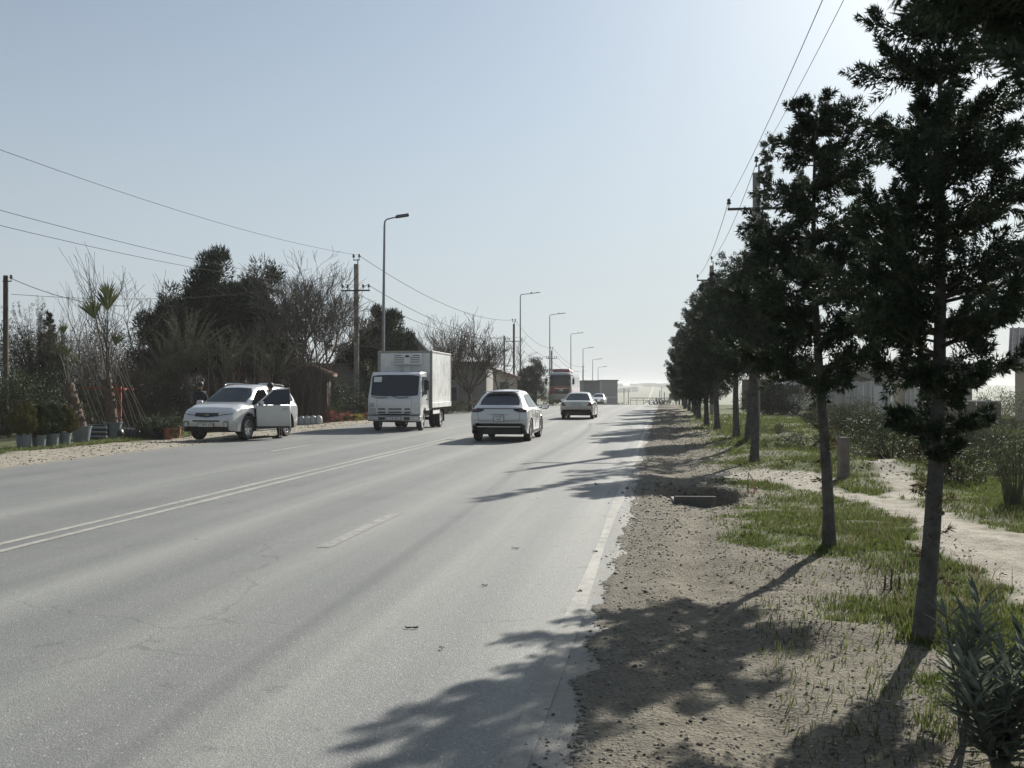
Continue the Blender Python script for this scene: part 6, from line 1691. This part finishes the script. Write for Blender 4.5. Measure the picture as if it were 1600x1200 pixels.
# ------------------------------------------------------------------ big trees behind
def pine(px, d, ytop, spread, label, seed, n=26000, name="pine_tree", leaf=.24, z0=.28, mat=M_PINE, sz=None, clumps=120, cs=.115):
    r = np.random.RandomState(seed); p = at_d(px, HORIZ, d); p.z = float(zt0(p.y)); H = at_d(px, ytop, d).z - p.z
    t = thing(name, label, "tree", p); tb = MB(); tb.tube([(0, 0, -.2), (.1, 0, H * .4), (.0, 0, H * .8)], [.24, .18, .06], 9); tb.build("trunk", M_BARK, t, 60)
    th = r.rand(clumps) * 6.28; u = r.rand(clumps) ** .8; rr = (.35 + .65 * np.sqrt(r.rand(clumps)))
    nL = 7; la = r.rand(nL) * 6.28; lo = spread * .62 * np.sqrt(r.rand(nL)); lt = 1 - .24 * (lo / (spread * .62)) - .10 * r.rand(nL); lo[0] = 0; lt[0] = 1
    li = r.randint(0, nL, clumps); pr = np.interp(u, [0, .25, .6, .85, 1], [.8, 1.0, .9, .68, .35]) * .58
    C = np.stack([lo[li] * np.cos(la[li]) * (.3 + .7 * u) + spread * rr * pr * np.cos(th), lo[li] * np.sin(la[li]) * (.3 + .7 * u) + spread * rr * pr * np.sin(th), H * (z0 + (lt[li] - z0) * .96 * u)], 1)
    bb = MB()
    for c in C[::2]: bb.tube([(0, 0, max(H * .15, c[2] - abs(c[0]) * .5 - .5)), tuple(c)], [.05, .015], 4, cap=False)
    bb.build("branch", M_BARK, t)
    k = r.randint(0, clumps, n); G = unit(r.randn(n, 3)) * (r.rand(n, 1) ** .4)
    s3 = np.array([spread * cs * 1.9, spread * cs * 1.9, H * cs * .55]) * (.6 + .8 * r.rand(clumps))[k][:, None]
    P = C[k] + G * s3; D = unit(G + np.array([0, 0, .7]) + r.randn(n, 3) * .4)
    V, F = leaf_tris(P, D, leaf * (.5 + r.rand(n)), leaf * .26, r); np_mesh("crown", V, F, mat, t); return t
pine(330, 52, 388, 2.6, "tallest dark pine behind the nursery, left of the second pine", 11, 34000)
pine(418, 54, 406, 2.3, "second dark pine, left of the big bare tree", 12, 28000)
pine(262, 53, 438, 2.0, "lower dark pine at the left flank of the tallest pine", 13, 20000)
pine(372, 56, 428, 2.4, "dark pine filling the gap between the two tall pines", 14, 22000)
pine(592, 60, 462, 1.7, "dark evergreen between the concrete pole and the first street lamp", 15, 26000, "evergreen_tree", z0=.1)
pine(620, 63, 488, 1.7, "dark evergreen leaning over the gabled roof", 16, 16000, "evergreen_tree", z0=.3)
pine(556, 62, 520, 1.5, "low dark evergreen behind the concrete pole", 17, 12000, "evergreen_tree", z0=.05)
pine(835, 105, 561, 2.1, "round dark tree between the second and third street lamps", 18, 14000, "round_tree", leaf=.2, z0=.12)
pine(816, 112, 585, 1.2, "small dark tree at the left of the round one", 19, 5000, "round_tree", leaf=.2, z0=.1)
def bt(px, d, ytop, seed, label, **kw):
    p = at_d(px, HORIZ, d); p.z = float(zt0(p.y)); H = at_d(px, ytop, d).z - p.z
    return bare_tree("bare_tree", label, p, H, seed, **kw)
bt(488, 51, 384, 21, "big many branched bare tree left of the concrete pole", tr=.20, depth=6, first=.28, spread=.66, up=.12, n0=8, minr=.011, kids=(2, 4), shrink=.76, lean=(.5, 0), mat=M_BARKG)
bt(165, 45, 382, 22, "bare tree with upright pale limbs above the palms", tr=.11, depth=4, first=.45, spread=.5, up=.2, n0=3, minr=.011, kids=(2, 3), shrink=.8)
bt(205, 46, 418, 23, "bare tree with a long limb reaching right above the nursery", tr=.10, depth=4, first=.45, spread=.75, up=.1, n0=3, minr=.010, kids=(2, 3), shrink=.8, lean=(1.4, 0))
bt(735, 72, 478, 24, "wide bare tree spreading behind the truck and the crossover", tr=.19, depth=5, first=.24, spread=.85, up=.16, n0=7, minr=.014, kids=(2, 4), shrink=.78, lean=(-.4, 0))
bt(694, 74, 505, 25, "smaller bare tree just right of the truck box", tr=.12, depth=5, first=.3, spread=.55, up=.22, n0=5, minr=.013, kids=(2, 3), shrink=.78)
bt(776, 76, 520, 26, "slim bare tree leaning towards the steel post", tr=.09, depth=4, first=.3, spread=.8, up=.12, n0=4, minr=.012, kids=(2, 3), shrink=.78, lean=(.8, 0))
bt(126, 47, 440, 27, "thin bare tree left of the palm fronds", tr=.07, depth=4, first=.5, spread=.45, up=.22, n0=3, minr=.009, kids=(2, 3), shrink=.78)
bt(540, 66, 540, 28, "low spreading bare tree over the long shed", tr=.12, depth=5, first=.2, spread=.9, up=.05, n0=5, minr=.012, kids=(2, 3), shrink=.75)
# scrub at the foot of the street wall
for k, (px, d, rx, h_, lb_) in enumerate(((700, 66, 1.2, 1.1, "dark weeds at the truck's tail"), (728, 70, 1.3, .8, "low weeds at the foot of the grey wall"), (590, 62, 1.3, 2.6, "dense shrub behind the truck cab"), (845, 100, 1.6, 1.3, "low brown scrub left of the coach"))):
    p = at_d(px, HORIZ, d); p.z = float(zt0(p.y)); bush("scrub", lb_, p, (rx, 1.0, h_), 1800, .10, 700 + k, M_SHRUBG, cat="scrub", clumps=18, stems=6)
# ================================================================== people
def person(name, label, loc, rz, joints, edges, clothes, skin_ids, hair_c, hat=None):
    t = thing(name, label, "person", loc, rz)
    def skinned(nm, vs, es, rads, mat, lvl=2):
        me = bpy.data.meshes.new(nm); me.from_pydata(vs, es, []); o = bpy.data.objects.new(nm, me); COL.objects.link(o)
        m = o.modifiers.new("s", 'SKIN'); m.use_smooth_shade = True
        for i, q in enumerate(rads): me.skin_vertices[0].data[i].radius = (q[0], q[1]) if hasattr(q, '__len__') else (q, q)
        me.skin_vertices[0].data[0].use_root = True
        s_ = o.modifiers.new("u", 'SUBSURF'); s_.levels = lvl; s_.render_levels = lvl
        dg = bpy.context.evaluated_depsgraph_get(); m2 = bpy.data.meshes.new_from_object(o.evaluated_get(dg)); bpy.data.objects.remove(o)
        m2.materials.clear()
        for q in (mat if isinstance(mat, list) else [mat]): m2.materials.append(q)
        o2 = bpy.data.objects.new(nm, m2); link(o2, t); return o2
    names = list(joints); vs = [joints[k][0] for k in names]; rads = [joints[k][1] for k in names]; ix = {k: i for i, k in enumerate(names)}
    body = skinned("body", vs, [(ix[a], ix[b]) for a, b in edges], rads, [clothes, M_SKIN, M_BLKT])
    hz_ = joints['head'][0][2] - .09
    hl = [Vector(joints[k][0]) for k in ('hand_l', 'hand_r')]
    for pl in body.data.polygons:
        c = pl.center
        if c.z > hz_ - .03 and (c - Vector(joints['head'][0])).length < .19: pl.material_index = 1
        elif min((c - q).length for q in hl) < .085: pl.material_index = 1
        elif c.z < joints['pelvis'][0][2] - .02: pl.material_index = 2
    hd = Vector(joints['head'][0]); fw_ = Vector(hat or (0, 1, 0)).normalized()
    hb_ = MB(); hb_.lathe([(.001, .135), (.06, .125), (.095, .085), (.108, .03), (.104, -.02), (.09, -.06), (.001, -.06)], 14, c=tuple(hd + Vector((0, 0, .03)) - fw_ * .022)); hb_.build("hair", hair_c, t, 80)
    fc_ = MB(); fc_.lathe([(.001, .02), (.012, .01), (.017, -.03), (.001, -.04)], 6, c=tuple(hd + fw_ * .098 - Vector((0, 0, .01))));
    fc_.build("nose", M_SKIN, t, 80)
    sdv = Vector((fw_.y, -fw_.x, 0))
    for s_ in (-1, 1):
        e = MB(); e.lathe([(.001, .008), (.011, 0), (.001, -.008)], 8, c=tuple(hd + fw_ * .088 + sdv * .034 * s_ + Vector((0, 0, .012)))); e.build("eye", M_INK, t, 80)
        e = MB(); e.lathe([(.001, .03), (.016, .015), (.018, -.01), (.001, -.03)], 8, c=tuple(hd + sdv * .100 * s_)); e.build("ear", M_SKIN, t, 80)
    mo = MB(); mo.box(tuple(hd + fw_ * .090 - Vector((0, 0, .062))), (.045, .02, .010), M=Matrix.Rotation(math.atan2(-fw_.x, fw_.y), 3, 'Z')); mo.build("mouth", simple("lips", (.22, .09, .08), .6) if "lips" not in bpy.data.materials else bpy.data.materials["lips"], t)
    for side in ('l', 'r'):
        h_ = Vector(joints['hand_' + side][0]); w_ = Vector(joints['wrist_' + side][0]); d = (h_ - w_).normalized(); s0 = d.orthogonal().normalized()
        for k in range(5):
            o_ = s0 * (.030 - .020 * k) if k < 4 else s0 * .042 - d * .035; l_ = (.066, .078, .072, .056, .055)[k]; c_ = s0.cross(d) * .012
            dd_ = d if k < 4 else (d * .7 + s0 * .7).normalized()
            skinned("finger" if k < 4 else "thumb", [tuple(h_ + o_), tuple(h_ + o_ + dd_ * l_ * .55 + c_ * .5), tuple(h_ + o_ + dd_ * l_ + c_ * 2)], [(0, 1), (1, 2)], [.0085, .008, .0065], M_SKIN, 1)
    for side in ('l', 'r'):
        f = Vector(joints['ankle_' + side][0]); tdir = Vector(joints['toe_' + side][0]) - f; tdir.z = 0
        a = math.atan2(tdir.y, tdir.x); b = MB(); b.box(tuple(f + tdir * .55 + Vector((0, 0, -f.z + .045))), (.27, .095, .09), M=Matrix.Rotation(a, 3, 'Z'), bev=.03); b.build("shoe", M_BLK, t, 40)
    return t
M_BLKT = simple("dark_trousers", (.018, .018, .022), .9, var=.2)
M_JACK = simple("dark_jacket", (.014, .016, .022), .85, var=.25)
M_HAIR = simple("dark_hair", (.012, .010, .009), .6)
def stand(armf=.18, lean=.0, bend=0.0):
    J = {'pelvis': ((0, 0, .95), (.15, .12)), 'waist': ((0, lean * .3, 1.10), (.145, .11)), 'chest': ((0, lean * .7, 1.32), (.19, .12)), 'neck0': ((0, lean, 1.47), (.10, .08)), 'neck': ((0, lean * 1.08, 1.54), (.055, .055)), 'head': ((0, lean * 1.15 + .02, 1.66), (.088, .10)), 'crown': ((0, lean * 1.18 + .01, 1.74), (.07, .08))}
    E = [('pelvis', 'waist'), ('waist', 'chest'), ('chest', 'neck0'), ('neck0', 'neck'), ('neck', 'head'), ('head', 'crown')]
    for s_, x in (('l', -1), ('r', 1)):
        J['sh_' + s_] = ((x * .20, lean * .85, 1.42), (.075, .075)); J['elb_' + s_] = ((x * .26, lean * .85 + .02 + armf * .3, 1.14), (.05, .05)); J['wrist_' + s_] = ((x * .20, lean * .85 + .10 + armf, 1.00 + armf * .7), (.032, .03)); J['hand_' + s_] = ((x * .18, lean * .85 + .17 + armf, .99 + armf * .8), (.042, .025))
        J['hip_' + s_] = ((x * .10, 0, .88), (.10, .10)); J['knee_' + s_] = ((x * .12, .03, .50), (.066, .068)); J['ankle_' + s_] = ((x * .12, -.01, .10), (.045, .05)); J['toe_' + s_] = ((x * .13, .14, .04), (.04, .03))
        E += [('chest', 'sh_' + s_), ('sh_' + s_, 'elb_' + s_), ('elb_' + s_, 'wrist_' + s_), ('wrist_' + s_, 'hand_' + s_), ('pelvis', 'hip_' + s_), ('hip_' + s_, 'knee_' + s_), ('knee_' + s_, 'ankle_' + s_), ('ankle_' + s_, 'toe_' + s_)]
    return J, E
J, E = stand(.16, .06)
p = at_d(311, HORIZ, 36.5); p.z = gz(p.x, p.y)
person("person", "person in a dark hooded jacket standing behind the SUV bonnet", p, R(-115), J, E, M_JACK, None, M_HAIR)
J, E = stand(.30, .26)
dp = sv.matrix_world
q = Matrix.Translation(sv.location) @ Matrix.Rotation(rzs, 4, 'Z') @ Vector((-1.36, .10, 0))
person("person", "person in dark trousers leaning in behind the open SUV door", (q.x, q.y, 0), rzs - R(78), J, E, M_JACK, None, M_HAIR)
# ================================================================== haze
hm = bpy.data.materials.new("haze"); hm.use_nodes = True
_t = hm.node_tree; _t.nodes.remove(_t.nodes["Principled BSDF"])
pv = _t.nodes.new("ShaderNodeVolumePrincipled"); pv.inputs["Density"].default_value = .0003
pv.inputs["Color"].default_value = (.96, .97, .98, 1); pv.inputs["Anisotropy"].default_value = .2
_t.links.new(pv.outputs[0], _t.nodes["Material Output"].inputs["Volume"])
hb = MB(); hb.box((0, 2050, -2), (5200, 4700, 36)); ho = hb.build("haze", hm); tag(ho, kind='stuff')
